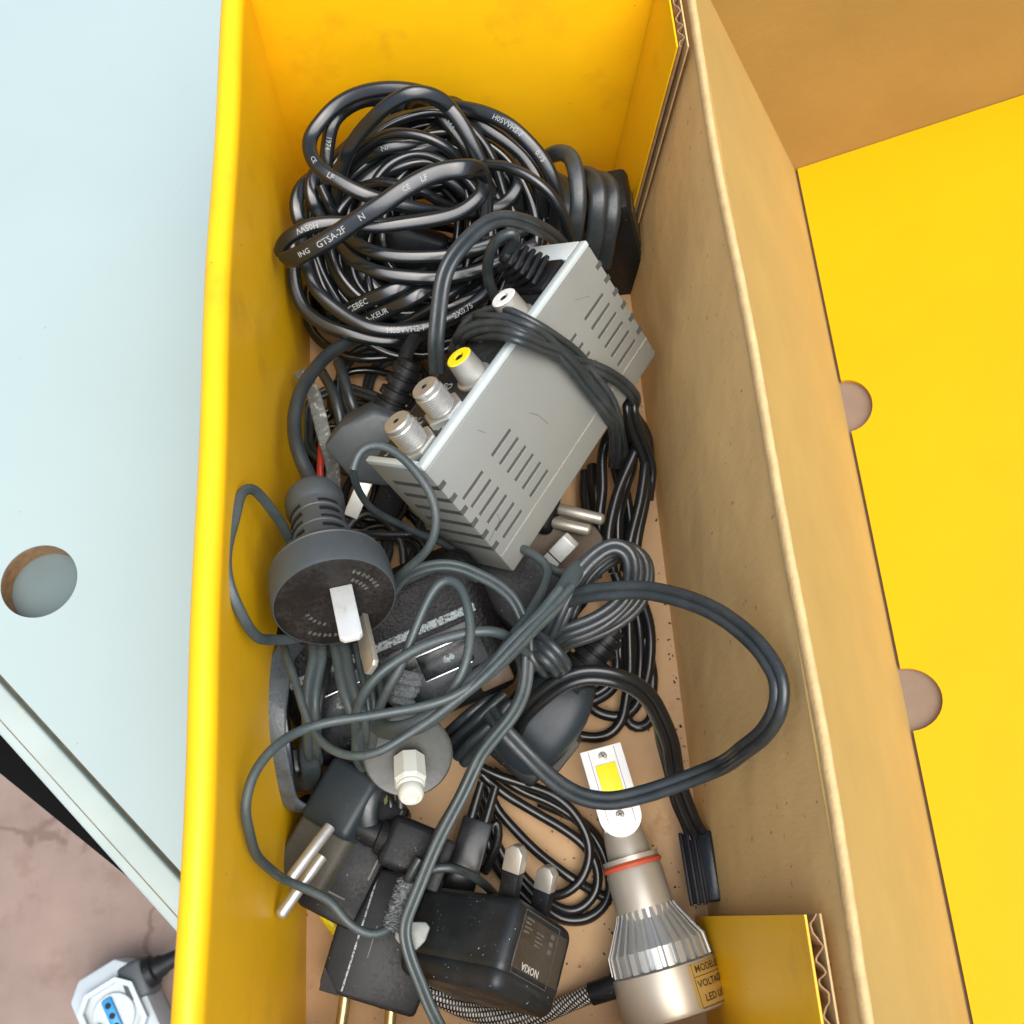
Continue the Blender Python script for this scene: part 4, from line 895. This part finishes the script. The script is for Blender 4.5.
# black lead to the small ribbed connector
sc_ = thing('lead_connector', 'black twin lead ending in a small ribbed rectangular connector by the cardboard wall', 'cable connector', (66, 20, 0))
cab('lead', [(512, 735, 40), (522, 714, 50), (540, 696, 58), (562, 683, 63), (590, 675, 65), (615, 677, 64), (636, 687, 60), (652, 702, 54), (662, 722, 46), (670, 748, 38), (677, 778, 30), (685, 805, 23), (693, 824, 19), (700, 836, 16)], prof_twin(1.75), M['gloss'], parent=sc_)
cab('lead', [(655, 712, 44), (662, 742, 36), (668, 772, 27), (676, 802, 21), (685, 824, 17), (690, 838, 15)], prof_round(1.7), M['gloss'], parent=sc_)
O = P(702, 867, 12); Mc = frame(O, idir(O, .17, .985, 0), idir(O, .985, -.17, 10)); 
bm = BM(); box(bm, Mc, (-11.5, -5.6, -6), (11.5, 5.8, 5), .8); cbody = obj('connector_body', bm, M['matte'], sc_)
fs = 1 if Mc.to_3x3().col[2].z > 0 else -1
for y in (-5.2, -2.9, -.6):
    bm = BM(); a0, a1 = sorted((4.6 * fs, 6.4 * fs)); box(bm, Mc, (-12, y, a0), (12, y + 1.2, a1), .3); obj('rib', bm, M['matte'], cbody)
bm = BM(); a0, a1 = sorted((4.6 * fs, 5.6 * fs)); box(bm, Mc, (-10.5, 1.4, a0), (11, 5.4, a1), .4); obj('smooth_side', bm, M['gloss_panel'], cbody)

# ================================================================== DARK PLUG in the middle right
O = P(548, 712, 34)
dp = thing('moulded_plug', 'smooth dark slate moulded plug with ribbed neck, left of the white bulb board', 'plug', (O.x, O.y, 0))
Md = frame(O, idir(O, .62, -.78, 8), idir(O, .78, .62, 0)); fd = 1 if Md.to_3x3().col[2].z > 0 else -1
t = BM(); bmesh.ops.create_uvsphere(t, u_segments=40, v_segments=24, radius=1)
for v in t.verts:
    x, y, z = v.co
    sgn = lambda q_, p_: math.copysign(abs(q_) ** p_, q_)
    w = 13.5 if x < 0 else 13.5 - 5.0 * x
    v.co = V((sgn(x, .65) * 21 - 1, sgn(y, .6) * w, sgn(z, .6) * 10.5 * (1 if x < 0 else 1 - .35 * x)))
bm = BM(); join(bm, t, Md); obj('body', bm, M['euro'], dp, 60)
bm = BM(); a0, a1 = sorted((-16 * fd, 1 * fd)); box(bm, Md, (-20, 5, a0), (-1, 15.5, a1), 1.5); obj('flat_side', bm, M['euro_side'], dp)
bm = BM(); a0, a1 = sorted((-18 * fd, -1 * fd)); box(bm, Md, (-25, -13, a0), (-16, 12, a1), 2); obj('pin_face', bm, M['matte'], dp)
Mn = Md @ Matrix.Translation((14, 0, 0)) @ Matrix.Rotation(R(90), 4, 'Y')
pr = []
for i in range(5): pr += [(i * 4.4, 8.2 - i * .6), (i * 4.4 + 2.8, 8.0 - i * .6), (i * 4.4 + 3.0, 6.4 - i * .6), (i * 4.4 + 4.2, 6.4 - i * .6)]
bm = BM(); lathe(bm, Mn, [(-2, 9)] + pr + [(23, 4)], 32); obj('strain_relief', bm, M['matte'], dp, 25)

# ================================================================== ROUND SMOKY PLUG with hexagonal pin
O = P(408, 756, 58); a = idir(O, .02, 1, 66)
Mr_ = faxis(O, a, idir(O, 1, 0, 0))
rp = thing('smoky_plug', 'round smoky grey plug with one pale hexagonal pin facing the viewer', 'plug', (O.x, O.y, 30))
bm = BM(); lathe(bm, Mr_, [(-16, 9), (-14, 11.5), (-5, 13.0), (-2.2, 13.3), (-1.6, 14.1), (-.6, 14.2), (0, 13.6), (-.4, 12.4), (-.4, .5)], 64); obj('body', bm, M['smoke'], rp)
Oh = P(410, 762, 58) + a * 0
ah = idir(O, .06, 1, 40)
Mh = faxis(P(409, 760, 58.5), ah, idir(O, 1, 0, 0))
bm = BM(); lathe(bm, Mh @ Matrix.Rotation(R(22.5), 4, 'Z'), [(0, 5.2), (8.5, 5.3), (9.5, 4.8)], 8); obj('hex_pin', bm, M['pale_pin'], rp, 20)
bm = BM(); lathe(bm, Mh, [(9.4, 4.0), (10.4, 4.3), (11.0, 3.7), (11.8, 4.0), (14, 3.9), (14.8, 3.3), (14.9, 2.2), (14.4, 2.0)], 32); obj('pin_tip', bm, M['pale_pin'], rp, 40)
cab('cord', [tuple(O - a * 12), tuple(P(404, 730, 44)), tuple(P(402, 706, 50)), tuple(P(405, 690, 54))], prof_round(3.2), M['lint'], parent=rp, raw=True)

# ================================================================== LEFT RIBBONS
cab('ribbon_cable', [(296, 640, 56), (283, 660, 62), (277, 690, 66), (275, 720, 66, 10), (276, 750, 62, 20), (280, 780, 54, 30), (291, 802, 46, 50), (307, 809, 40, 70), (325, 801, 38, 60), (344, 785, 36, 40), (358, 770, 32, 20), (375, 755, 26)], prof_flat(7.5, 1.5), M['ribbon'], label='wide flat glossy grey cable looping down beside the yellow wall', cat='cable')
cab('ribbon_cable', [(285, 655, 50), (272, 680, 54), (268, 710, 54), (270, 745, 50), (277, 775, 44)], prof_flat(6, 2.2), M['cord'], label='flat black cable between the yellow wall and the wide grey one', cat='cable')
cab('ribbon_cable', [(324, 655, 52), (316, 690, 60), (311, 725, 58), (309, 755, 50), (312, 778, 40), (300, 785, 36), (290, 772, 36), (285, 750, 40)], prof_flat(6.5, 2.0), M['twin'], label='dark flat cable curling up behind the thin wires at lower left', cat='cable')
cab('cable', [(300, 800, 20), (320, 812, 22), (345, 800, 22), (372, 770, 20), (400, 745, 16)], prof_round(3.0), M['matte'], label='thick black cable crossing behind the two-pin slate plug', cat='cable')
for k, (pts, lb) in enumerate((([(460, 760, 30), (478, 742, 38), (496, 724, 42), (514, 706, 44)], 'first dark flat cable in the shadow right of the smoky plug'), ([(452, 748, 26), (472, 730, 36), (492, 712, 40), (508, 698, 40)], 'second dark flat cable in the shadow, nearer the black adapter'), ([(446, 740, 22), (466, 722, 34), (484, 708, 36), (500, 692, 34)], 'third dark flat cable tucked against the black adapter'))):
    cab('cable', pts, prof_twin(1.8), M['twin'], label=lb)

# ================================================================== SLATE TWO-PIN PLUG (lower left)
O = P(334, 812, 46)
e2p = thing('two_pin_plug', 'slate plug with dusty brown end and two bright round pins against the yellow wall', 'plug', (O.x, O.y, 0))
Me2 = frame(O, idir(O, -.50, .86, 0), idir(O, .86, .50, 22)); fe = 1 if Me2.to_3x3().col[2].z > 0 else -1
bm = BM(); a0, a1 = sorted((-20 * fe, 2 * fe)); box(bm, Me2, (-16, -10, a0), (6, 9, a1), 2.6, 3); obj('body', bm, M['euro'], e2p)
Mside = Me2
bm = BM(); a0, a1 = sorted((-24 * fe, -3 * fe)); box(bm, Me2, (4, -11, a0), (24, 8.4, a1), 2.2, 3); obj('pin_end', bm, M['euro_side'], e2p)
for (x0, y0, z0, x1, y1, z1) in ((326, 832, 56, 289, 881, 62), (318, 862, 52, 279, 917, 56)):
    q0, q1 = P(x0, y0, z0), P(x1, y1, z1); l_ = (q1 - q0).length
    bm = BM(); lathe(bm, faxis(q0, q1 - q0, (0, 0, 1)), [(-2, 1.85), (l_ - 1.2, 1.85), (l_ - .4, 1.5), (l_, .8)], 24); obj('pin', bm, M['nickel'], e2p)
# dark bracket shaped plug next to it
O = P(352, 850, 30)
kp = thing('adapter_plug', 'black stepped adapter plug with thin pale edges, right of the slate two-pin plug', 'plug', (O.x, O.y, 0))
Mk2 = frame(O, idir(O, -.45, .89, 0), idir(O, .89, .45, 6)); fk = 1 if Mk2.to_3x3().col[2].z > 0 else -1
bm = BM(); a0, a1 = sorted((-20 * fk, 8 * fk)); box(bm, Mk2, (-20, -8, a0), (22, 12, a1), 2); obj('body', bm, M['matte'], kp)
for (x0, x1, y0, y1) in ((-2, 14, -1.0, -.4), (2, 16, -4.4, -3.8), (14, 14.6, -1, 6), (-18, 6, 9.6, 10.2)):
    bm = BM(); a0, a1 = sorted((7.6 * fk, 8.3 * fk)); box(bm, Mk2, (x0, y0, a0), (x1, y1, a1)); obj('pale_edge', bm, M['print_grey'], kp)

# right-angle barrel connector
O = P(402, 845, 40)
bc = thing('barrel_connector', 'black moulded right-angle connector just above the flat black brick', 'cable connector', (O.x, O.y, 20))
Mbc = frame(O, idir(O, .92, .38, 0), idir(O, -.38, .92, 0))
bm = BM(); box(bm, Mbc, (-6, -8.5, -7), (13, 8, 7), 2.6, 3); obj('body', bm, M['matte'], bc)
bm = BM(); box(bm, Mbc, (11.5, -7, -7.5), (16, 9.5, 6), 1.2); obj('flange', bm, M['matte'], bc)
bm = BM(); lathe(bm, Mbc @ Matrix.Rotation(R(-90), 4, 'Y') @ Matrix.Translation((0, 0, 4)), [(0, 6.4), (4, 5.6), (4.5, 4.4), (7, 4.6), (12, 3.6), (15, 3)], 28); obj('strain_relief', bm, M['matte'], bc, 25)
cab('cord', [tuple(Mbc @ V((-18, 0, 0))), tuple(P(372, 838, 40)), tuple(P(366, 822, 44)), tuple(P(368, 800, 46)), tuple(P(378, 782, 44)), tuple(P(392, 765, 36))], prof_flat(6.5, 5), M['twin'], parent=bc, raw=True)
for k, (x, lb) in enumerate(((384, 'olive wire showing behind the smoky plug'), (391, 'black wire beside the olive one behind the smoky plug'), (399, 'grey wire beside the black one behind the smoky plug'))):
    cab('wire', [(x - 4, 770, 34), (x, 792, 36), (x + 1, 812, 36), (x + 2, 832, 30)], prof_round(1.4), M[('lint_spot', 'gloss', 'twin')[k]], label=lb, cat='wire')

# ================================================================== FLAT BLACK BRICK with brass pins
O = P(376, 877, 30)
fb = thing('wall_adapter', 'flat black adapter with two brass pins pointing down the photo, left of the charger', 'adapter', (O.x, O.y, 0))
exd = idir(O, -.30, .954, 0); exd.z *= .2
Mf = frame(O, exd, idir(O, .97, .22, 0)); ff = 1 if Mf.to_3x3().col[2].z > 0 else -1
bm = BM(); a0, a1 = sorted((-24 * ff, 0)); prism(bm, Mf, [(-2, -8), (-6, 22), (28, 26), (37, 25), (37, 2), (36, -7)], a0, a1, 1.5); fbb = obj('body', bm, M['matte'], fb)
bm = BM(); a0, a1 = sorted((-.5 * ff, .25 * ff)); box(bm, Mf, (-1, .1, a0), (35.5, .75, a1), .1); obj('pale_edge', bm, M['worn_edge'], fbb)
bm = BM(); a0, a1 = sorted((-.5 * ff, .2 * ff)); box(bm, Mf, (14, 5, a0), (24, 5.3, a1)); obj('scratch', bm, M['print_grey'], fbb)
bm = BM(); prism(bm, Mf, [(30, -7), (37, -6.5), (37, 0)], *sorted((-.5 * ff, .3 * ff))); obj('corner_notch', bm, M['slot'], fbb)
for (x0, y0, x1, y1) in ((347, 982, 340, 1034), (393, 990, 389, 1036)):
    q0, q1 = P(x0, y0, 16), P(x1, y1, 16); l_ = (q1 - q0).length
    bm = BM(); lathe(bm, faxis(q0, q1 - q0, (0, 0, 1)), [(-3, 1.95), (l_ - 1, 1.95), (l_, 1)], 24); obj('pin', bm, M['brass'], fb)
bm = BM(); lathe(bm, faxis(P(383, 992, 10), idir(O, 0, 1, 0), (0, 0, 1)), [(-4, 2.5), (5, 1)], 4); obj('key', bm, M['matte'], fb)
cab('cable', [(322, 905, 8), (330, 920, 6), (338, 930, 5)], prof_round(2.5), M['yellow_plastic'], label='short end of yellow wire under the flat black adapter', cat='wire')

# dust-crusted strain relief and tab
lr = thing('dusty_strain_relief', 'dust-crusted ribbed strain relief on the thin grey wire, over the flat black adapter', 'strain relief', (-32, 10, 30))
q0, q1 = P(396, 926, 44), P(409, 880, 50); l_ = (q1 - q0).length
t = BM(); rg = random.Random(3)
pr = []
for i in range(40):
    s = l_ * i / 39; pr.append((s, (3.9 - 1.0 * i / 39) * (1 + .14 * math.sin(i * 1.6))))
bm = BM(); lathe(bm, faxis(q0, q1 - q0, (1, 0, 0)), pr, 36, rip=lambda a_, s: 1 + .10 * math.sin(3 * a_ + s * 1.7) + rg.uniform(-.13, .13)); obj('ribbed_sleeve', bm, M['lint'], lr, 0)
q = P(413, 936, 46); Mt_ = frame(q, idir(q, .95, .1, 8), idir(q, -.1, .95, 0))
bm = BM(); prism(bm, Mt_, [(-5.5, -2.5), (-1, -4), (3.5, -4.4), (5, -3), (4, 1), (1.5, 4), (-4, 2.5), (-5.5, 1)], -1.2, 1.2, .5); obj('tab', bm, M['tab'], lr)
cab('wire_end', [(408, 880, 50), (413, 870, 52), (420, 858, 53)], prof_round(1.6), M['twin'], parent=lr)

# ================================================================== PHONE CHARGER
Q = P(521, 895, 54)
u = V((-34.0, 7.0, -27.0)); w = V((18.0, -12.0, -25.0))
u.normalize(); w = (w - u * w.dot(u)).normalized(); vv = u.cross(w)
if vv.y > 0: vv = -vv            # towards the bottom of the photo
ch = thing('phone_charger', 'dusty black phone charger with two square metal pins and a printed label', 'charger', (Q.x - 8, Q.y - 8, 0))
MC = Matrix(((u.x, vv.x, w.x, Q.x), (u.y, vv.y, w.y, Q.y), (u.z, vv.z, w.z, Q.z), (0, 0, 0, 1)))
def cb(bm, lo, hi, bev=.5, seg=3): box(bm, MC, lo, hi, bev, seg); 
UL, VL, WL = 42.0, 23.5, 33.0
bm = BM(); cb(bm, (0, 0, 0), (UL, VL, WL), 4.0, 5); bmesh.ops.recalc_face_normals(bm, faces=bm.faces[:]); body = obj('body', bm, M['charger'], ch)
bm = BM(); cb(bm, (.25, VL - 4.4, .25), (UL - .25, VL + 4.5, WL - .25), 3.9, 5); bmesh.ops.recalc_face_normals(bm, faces=bm.faces[:]); obj('end_cap', bm, M['charger'], ch)
bm = BM(); cb(bm, (-.25, 4, 4.2), (.3, VL - 4, WL - 4), .12, 1); bmesh.ops.recalc_face_normals(bm, faces=bm.faces[:]); side = obj('label_face', bm, M['charger_side'], ch)
# label printing: x runs along the face, reading from the right in the photo
Nl = -u
def lab(txt, sz, v_, w_, m, rev=True):
    pos = Q + vv * v_ + w * w_ - u * .40
    Mx = faxis(pos, Nl, (-w if rev else w)); text_flat(txt, sz, Mx, m, side, bold=.02)
lab('NOKIA', 3.0, 18.0, 13.5, M['print_logo'])
def blk(v0, v1, w0, w1, m=M['print_grey']):
    bm = BM(); box(bm, MC, (-.42, v0, w0), (-.3, v1, w1)); bmesh.ops.recalc_face_normals(bm, faces=bm.faces[:]); obj('printed_mark', bm, m, side)
for i in range(4): blk(4.5 + i * 1.3, 5.1 + i * 1.3, 5.5, 9.6 - (i % 2) * 1.2)
for i in range(4): blk(7 + i * 1.2, 7.5 + i * 1.2, 12, 16.2 - (i % 2))
for i in range(3): blk(5.2 + i * 2.3, 6.6 + i * 2.3, 19.5, 21.6)
for w0 in (4.2, 23.4): blk(2.6, 21, w0, w0 + .18)
for v0 in (2.6, 21): blk(v0, v0 + .18, 4.2, 23.6)
for (bx0, by0, tx0, ty0, zb, zt) in ((508, 900, 518, 845, 42, 48), (539, 916, 549, 866, 30, 36)):
    q0, q1 = P(bx0, by0, zb), P(tx0, ty0, zt); l_ = (q1 - q0).length
    Mx = frame(q0, q1 - q0, idir(q0, 1, .35, 25))
    bm = BM(); box(bm, Mx, (-3, -2.9, -2.1), (l_ * .52, 2.9, 2.1), .35); pb = obj('pin_sleeve', bm, M['matte'], ch)
    bm = BM(); prism(bm, Mx @ Matrix(((1, 0, 0, 0), (0, 1, 0, 0), (0, 0, 1, 0), (0, 0, 0, 1))), [(l_ * .52 + .01, -3.1), (l_ - 2, -3.1), (l_, -1.2), (l_, 1.2), (l_ - 2, 3.1), (l_ * .52 + .01, 3.1)], -2.2, 2.2, .4); obj('pin', bm, M['pin_dull'], ch)

# ================================================================== SHINY BLACK LEAD on the floor (lower middle)
fl = thing('black_lead', 'shiny black lead coiled loosely on the cardboard floor above the charger', 'cable', (10, 40, 0))
def flo(pts, z=None, pr=None): cab('strand', pts, pr or prof_round(1.75), M['gloss'], view=(440, 760, 5.689), parent=fl)
flo([(230, 40, 16), (300, 75, 14), (420, 120, 13), (540, 160, 12), (640, 195, 12), (740, 265, 11), (810, 370, 10), (842, 480, 9), (842, 590, 8), (805, 690, 7), (735, 750, 6), (650, 770, 5), (560, 740, 4), (470, 660, 4), (380, 540, 4)])
flo([(235, 80, 12), (330, 160, 10), (450, 250, 9), (570, 320, 8), (700, 385, 7), (800, 460, 6), (868, 560, 5.5), (896, 650, 5), (890, 750, 4.5), (840, 820, 3.6), (770, 858, 3.4), (690, 850, 3), (620, 810, 2.6), (560, 760, 2.4)])
flo([(250, 90, 9), (280, 170, 9), (330, 280, 8), (420, 390, 7), (540, 510, 6.5), (640, 600, 6), (740, 680, 6), (860, 740, 3), (940, 780, 1.8), (980, 800, 1.8)])
flo([(300, 60, 8), (450, 170, 6), (620, 240, 5), (760, 330, 4), (860, 420, 4), (930, 520, 4), (970, 640, 3.5), (975, 750, 3), (935, 840, 3), (850, 895, 3), (740, 905, 3), (640, 870, 3.5), (540, 790, 4), (450, 690, 4), (380, 580, 5), (330, 470, 6), (290, 330, 8), (240, 180, 12)])
flo([(560, 820, 2.2), (620, 872, 2.2), (700, 908, 2.4), (800, 915, 2.5), (900, 880, 2), (965, 800, 2), (985, 690, 2), (960, 560, 2), (900, 450, 2), (820, 360, 2), (700, 300, 2), (560, 240, 2)])
flo([(200, 250, 12), (240, 380, 10), (290, 520, 8), (350, 640, 5), (430, 730, 3), (530, 830, 3)])
flo([(300, 380, 14), (320, 340, 15), (330, 420, 13), (290, 560, 10), (250, 640, 8)], pr=prof_round(1.6))
# black ferrite-like block there
O = P(472, 842, 14)
fr_ = thing('plug_housing', 'narrow shiny black plug housing lying between the loops and the charger', 'plug', (O.x, O.y, 0))
Mx = frame(O, idir(O, -.28, .96, 0), idir(O, .96, .28, 0))
bm = BM(); box(bm, Mx, (-8, -5.5, -12), (18, 5.5, 6), 1); obj('body', bm, M['gloss'], fr_)
for y in (-3.6, 1.6):
    bm = BM(); lathe(bm, Mx @ Matrix.Translation((-4, y + 1, 4)) @ Matrix.Rotation(R(-90), 4, 'Y'), [(0, 1.9), (16, 1.5)], 14); obj('wire_sleeve', bm, M['gloss'], fr_)

# ================================================================== HEADLIGHT BULB
zB = 19.0
q0, q1 = P(560 + 130 / 3.37, 720 + 105 / 3.37, 17), P(560 + 392 / 3.37, 720 + 990 / 3.37, zB)
ax_ = (q1 - q0).normalized(); LB = (q1 - q0).length; kk = LB / 925.0
MBb = faxis(q0, ax_, V((1, .2, 0)))
sgnz = MBb.to_3x3().col[1].z
if sgnz < 0: MBb = faxis(q0, ax_, -V((1, .2, 0)))
# local: z along the bulb, y up
hb = thing('headlight_bulb', 'silver LED headlight bulb with white tip, red ring and finned base', 'bulb', (q0.x, q0.y, 0))
def S_(z): return z * kk
def sp(u_, v_):      # zoom coordinate -> distance along the bulb axis
    p_ = P(560 + u_ / 3.37, 720 + v_ / 3.37, zB); return (p_ - q0).dot(ax_)
s_board1, s_ring, s_cyl, s_flare, s_fin, s_end = sp(210, 400), sp(250, 492), sp(292, 655), sp(322, 735), sp(345, 830), sp(392, 1000)
bm = BM(); prism(bm, MBb @ Matrix(((1, 0, 0, 0), (0, 0, 1, 0), (0, 1, 0, 0), (0, 0, 0, 1))), [(-7.4, 0), (7.4, 0)] + [(7.4 * math.cos(a_), s_board1 - 7.4 + 7.4 * math.sin(a_)) for a_ in [math.pi * i / 16 for i in range(17)]], 5.6, 7.4, .2); bd_ = obj('led_board', bm, M['board'], hb)
bm = BM(); box(bm, MBb, (-6.6, -2.6, .2), (6.6, 5.5, s_board1 - 3), .5); obj('blade', bm, M['bulb_metal'], hb)
bm = BM(); box(bm, MBb, (-3.6, 7.45, s_board1 * .19), (3.6, 7.9, s_board1 * .62), .15); obj('led_chip', bm, M['led'], hb)
for s in (s_board1 * .10, s_board1 * .76):
    bm = BM(); lathe(bm, MBb @ Matrix.Translation((0, 7.4, s)) @ Matrix.Rotation(R(-90), 4, 'X'), [(0, 1.5), (.3, 1.5), (.5, 1.1)], 16); sc1 = obj('screw', bm, M['nickel'], hb)
    for r_ in (0, 90):
        bm = BM(); box(bm, MBb @ Matrix.Translation((0, 7.9, s)) @ Matrix.Rotation(R(r_ + 20), 4, 'Y'), (-1, -.05, -.22), (1, .06, .22)); obj('cross_slot', bm, M['screw'], sc1)
for x in (-4.6, 4.6):
    bm = BM(); box(bm, MBb, (x - .08, 7.38, .6), (x + .08, 7.46, s_board1 - 4)); obj('board_line', bm, M['print_grey'], bd_)
bm = BM(); lathe(bm, MBb, [(s_board1 - 7, 5.5), (s_board1 - 5.5, 6.6), (s_ring - 3.4, 7.7), (s_ring - 3.2, 9.7), (s_ring - 1.6, 9.7)], 48); obj('collar', bm, M['bulb_metal'], hb)
bm = BM(); t = BM(); n = 48
lathe(bm, MBb, [(s_ring - 1.7, 9.0), (s_ring - 1.5, 9.9), (s_ring - .6, 10.4), (s_ring + .3, 9.9), (s_ring + .5, 9.0)], 48); obj('o_ring', bm, M['oring'], hb)
bm = BM(); lathe(bm, MBb, [(s_ring + .4, 9.2), (s_ring + 1.6, 9.7), (s_cyl - 1, 9.8), (s_cyl + 3, 9.6)], 64); obj('neck', bm, M['bulb_metal'], hb)
NF = 26
def fins(a_, s):
    t_ = (a_ / (2 * math.pi) * NF) % 1.0
    return 1.0 if t_ < .55 else .86
bm = BM(); lathe(bm, MBb, [(s_cyl - 2, 9.9), (s_cyl + .5, 11.0), (s_flare, 15.2), (s_flare + 2.2, 16.6), (s_fin - .3, 17.0), (s_fin, 15.5)], NF * 12, rip=fins); obj('heat_sink', bm, M['bulb_fins'], hb, 25)
bm = BM(); lathe(bm, MBb, [(s_fin - .1, 16.5), (s_fin + .4, 17.4), (s_end - 2, 17.6), (s_end - .6, 17.0), (s_end, 15.2), (s_end + .1, 10)], 72); base = obj('fan_base', bm, M['bulb_metal'], hb, 30)
# foil label, wrapped round the base
def wrap(bm_, rad, a0):          # flat x (around), y (along, towards tip = +) to the cylinder
    for v in bm_.verts:
        th = a0 - v.co.x / rad; s = (s_fin + s_end) / 2 + .5 - v.co.y
        v.co = MBb @ V((rad * math.cos(th), rad * math.sin(th), s)) 
A0 = R(36) if (MBb.to_3x3().col[0].x > 0) else R(144)
dirx = 1 if MBb.to_3x3().col[0].x > 0 else -1
def wrapd(bm_, rad):
    for v in bm_.verts:
        th = (R(36) - v.co.x / rad) if dirx > 0 else (R(144) + v.co.x / rad)
        s = (s_fin + s_end) / 2 - .3 - v.co.y
        v.co = MBb @ V((rad * math.cos(th), rad * math.sin(th), s))
t = BM(); bmesh.ops.create_grid(t, x_segments=16, y_segments=2, size=1)
for v in t.verts: v.co = V((v.co.x * 11, v.co.y * (s_end - s_fin) * .40, 0))
wrapd(t, 17.72); foil = obj('label', t, M['foil'], hb, 60)
for txt, y, sz, x in (('MODEL:LED', 4.6, 3.0, -1), ('VOLTAGE:12V', .2, 3.0, 0), ('LED LIGHT', -4.0, 3.0, -.8)):
    t = text_mesh(txt, sz, .05)
    for v in t.verts: v.co.x += x; v.co.y += y
    wrapd(t, 17.85); obj('lettering', t, M['print_dark'], foil, 0)
t = BM()
for (x0, x1, y0, y1) in ((-10, 10, 2.4, 2.65), (-10, 10, -6.6, -6.4), (-10, -9.8, -6.6, 6.5)):
    bmx = BM(); bmesh.ops.create_grid(bmx, x_segments=12, y_segments=1, size=1)
    for v in bmx.verts: v.co = V(((x0 + x1) / 2 + v.co.x * (x1 - x0) / 2, (y0 + y1) / 2 + v.co.y * (y1 - y0) / 2, 0))
    wrapd(bmx, 17.8); obj('label_rule', bmx, M['print_dark'], foil, 0)
# black sleeve and braided tail
p0, p1 = P(618, 985, 16), P(591, 994, 13)
l_ = (p1 - p0).length
bm = BM(); lathe(bm, faxis(p0, p1 - p0, (0, 0, 1)), [(-2, 3.6), (.5, 4.2), (2, 3.9), (l_, 3.7), (l_ + .4, 2.4)], 24); obj('cable_sleeve', bm, M['matte'], hb)
cab('braided_tail', [(594, 993, 13), (580, 999, 10), (560, 1008, 6), (535, 1016, 4), (505, 1018, 3.6), (475, 1013, 3.6), (450, 1003, 3.8), (430, 992, 4.2), (412, 980, 5)], prof_round(2.9, 24), M['braid'], parent=hb, uv=9)

bm = BM(); rg = random.Random(21)
for k in range(190):
    m_ = k % 3
    if m_ == 0: x, y = rg.gauss(68.6, .8), rg.uniform(-30, 200)
    elif m_ == 1: x, y = rg.gauss(40, 12), rg.gauss(8, 9)
    else: x, y = rg.uniform(-68, 69), rg.uniform(-40, 190)
    if x > 69.4: continue
    r_ = rg.uniform(.12, .42) * (1.6 if rg.random() < .07 else 1)
    t = BM(); bmesh.ops.create_icosphere(t, subdivisions=1, radius=r_)
    for v in t.verts: v.co *= rg.uniform(.6, 1.3)
    join(bm, t, Matrix.Translation((x, y, r_ * .6)) @ Matrix.Rotation(rg.uniform(0, 3), 4, 'Z') @ Matrix.Diagonal((rg.uniform(.8, 2.6), 1, .7, 1)))
cr = obj('dirt_crumbs', bm, mat('dark_dirt', (0.035, 0.02, 0.01), .9), None); cr['kind'] = 'stuff'; cr['label'] = 'dark dirt crumbs scattered on the cardboard floor of the box'; cr['category'] = 'dirt'

# ================================================================== LIGHT, WORLD, CAMERA
SUN_EL, SUN_AZ = 69.0, 160.0     # azimuth measured from +Y towards +X
w_ = bpy.data.worlds.new('World'); SC.world = w_; w_.use_nodes = True
nt = w_.node_tree; bg = nt.nodes['Background']
sky = nt.nodes.new('ShaderNodeTexSky'); sky.sky_type = 'NISHITA'; sky.sun_disc = False
sky.sun_elevation = R(SUN_EL); sky.sun_rotation = R(SUN_AZ); sky.air_density = 1.0; sky.dust_density = 5.0; sky.ozone_density = 1.0
nt.links.new(sky.outputs[0], bg.inputs[0]); bg.inputs[1].default_value = 0.14
sd = bpy.data.lights.new('sun', 'SUN'); sd.energy = 2.5; sd.angle = R(62); sd.color = (.97, .99, 1)
so = bpy.data.objects.new('sun', sd); COL.objects.link(so)
dirv = V((math.sin(R(SUN_AZ)) * math.cos(R(SUN_EL)), math.cos(R(SUN_AZ)) * math.cos(R(SUN_EL)), math.sin(R(SUN_EL))))
so.rotation_euler = dirv.to_track_quat('Z', 'Y').to_euler(); so.location = dirv * 2

cam = bpy.data.cameras.new('camera'); co = bpy.data.objects.new('camera', cam); COL.objects.link(co)
cam.sensor_width = 36; cam.sensor_height = 36; cam.lens = 36 * FPX / 1024; cam.clip_start = 0.01; cam.clip_end = 100
Mc_ = Matrix([[*ROT[i], (0, 0, H * S)[i]] for i in range(3)] + [[0, 0, 0, 1]]); co.matrix_world = Mc_
cam.dof.use_dof = True; cam.dof.focus_distance = 0.335; cam.dof.aperture_fstop = 30
SC.camera = co
SC.view_settings.view_transform = 'Standard'; SC.view_settings.look = 'None'; SC.view_settings.exposure = 0.44; SC.view_settings.gamma = 1
SC.view_settings.use_curve_mapping = False
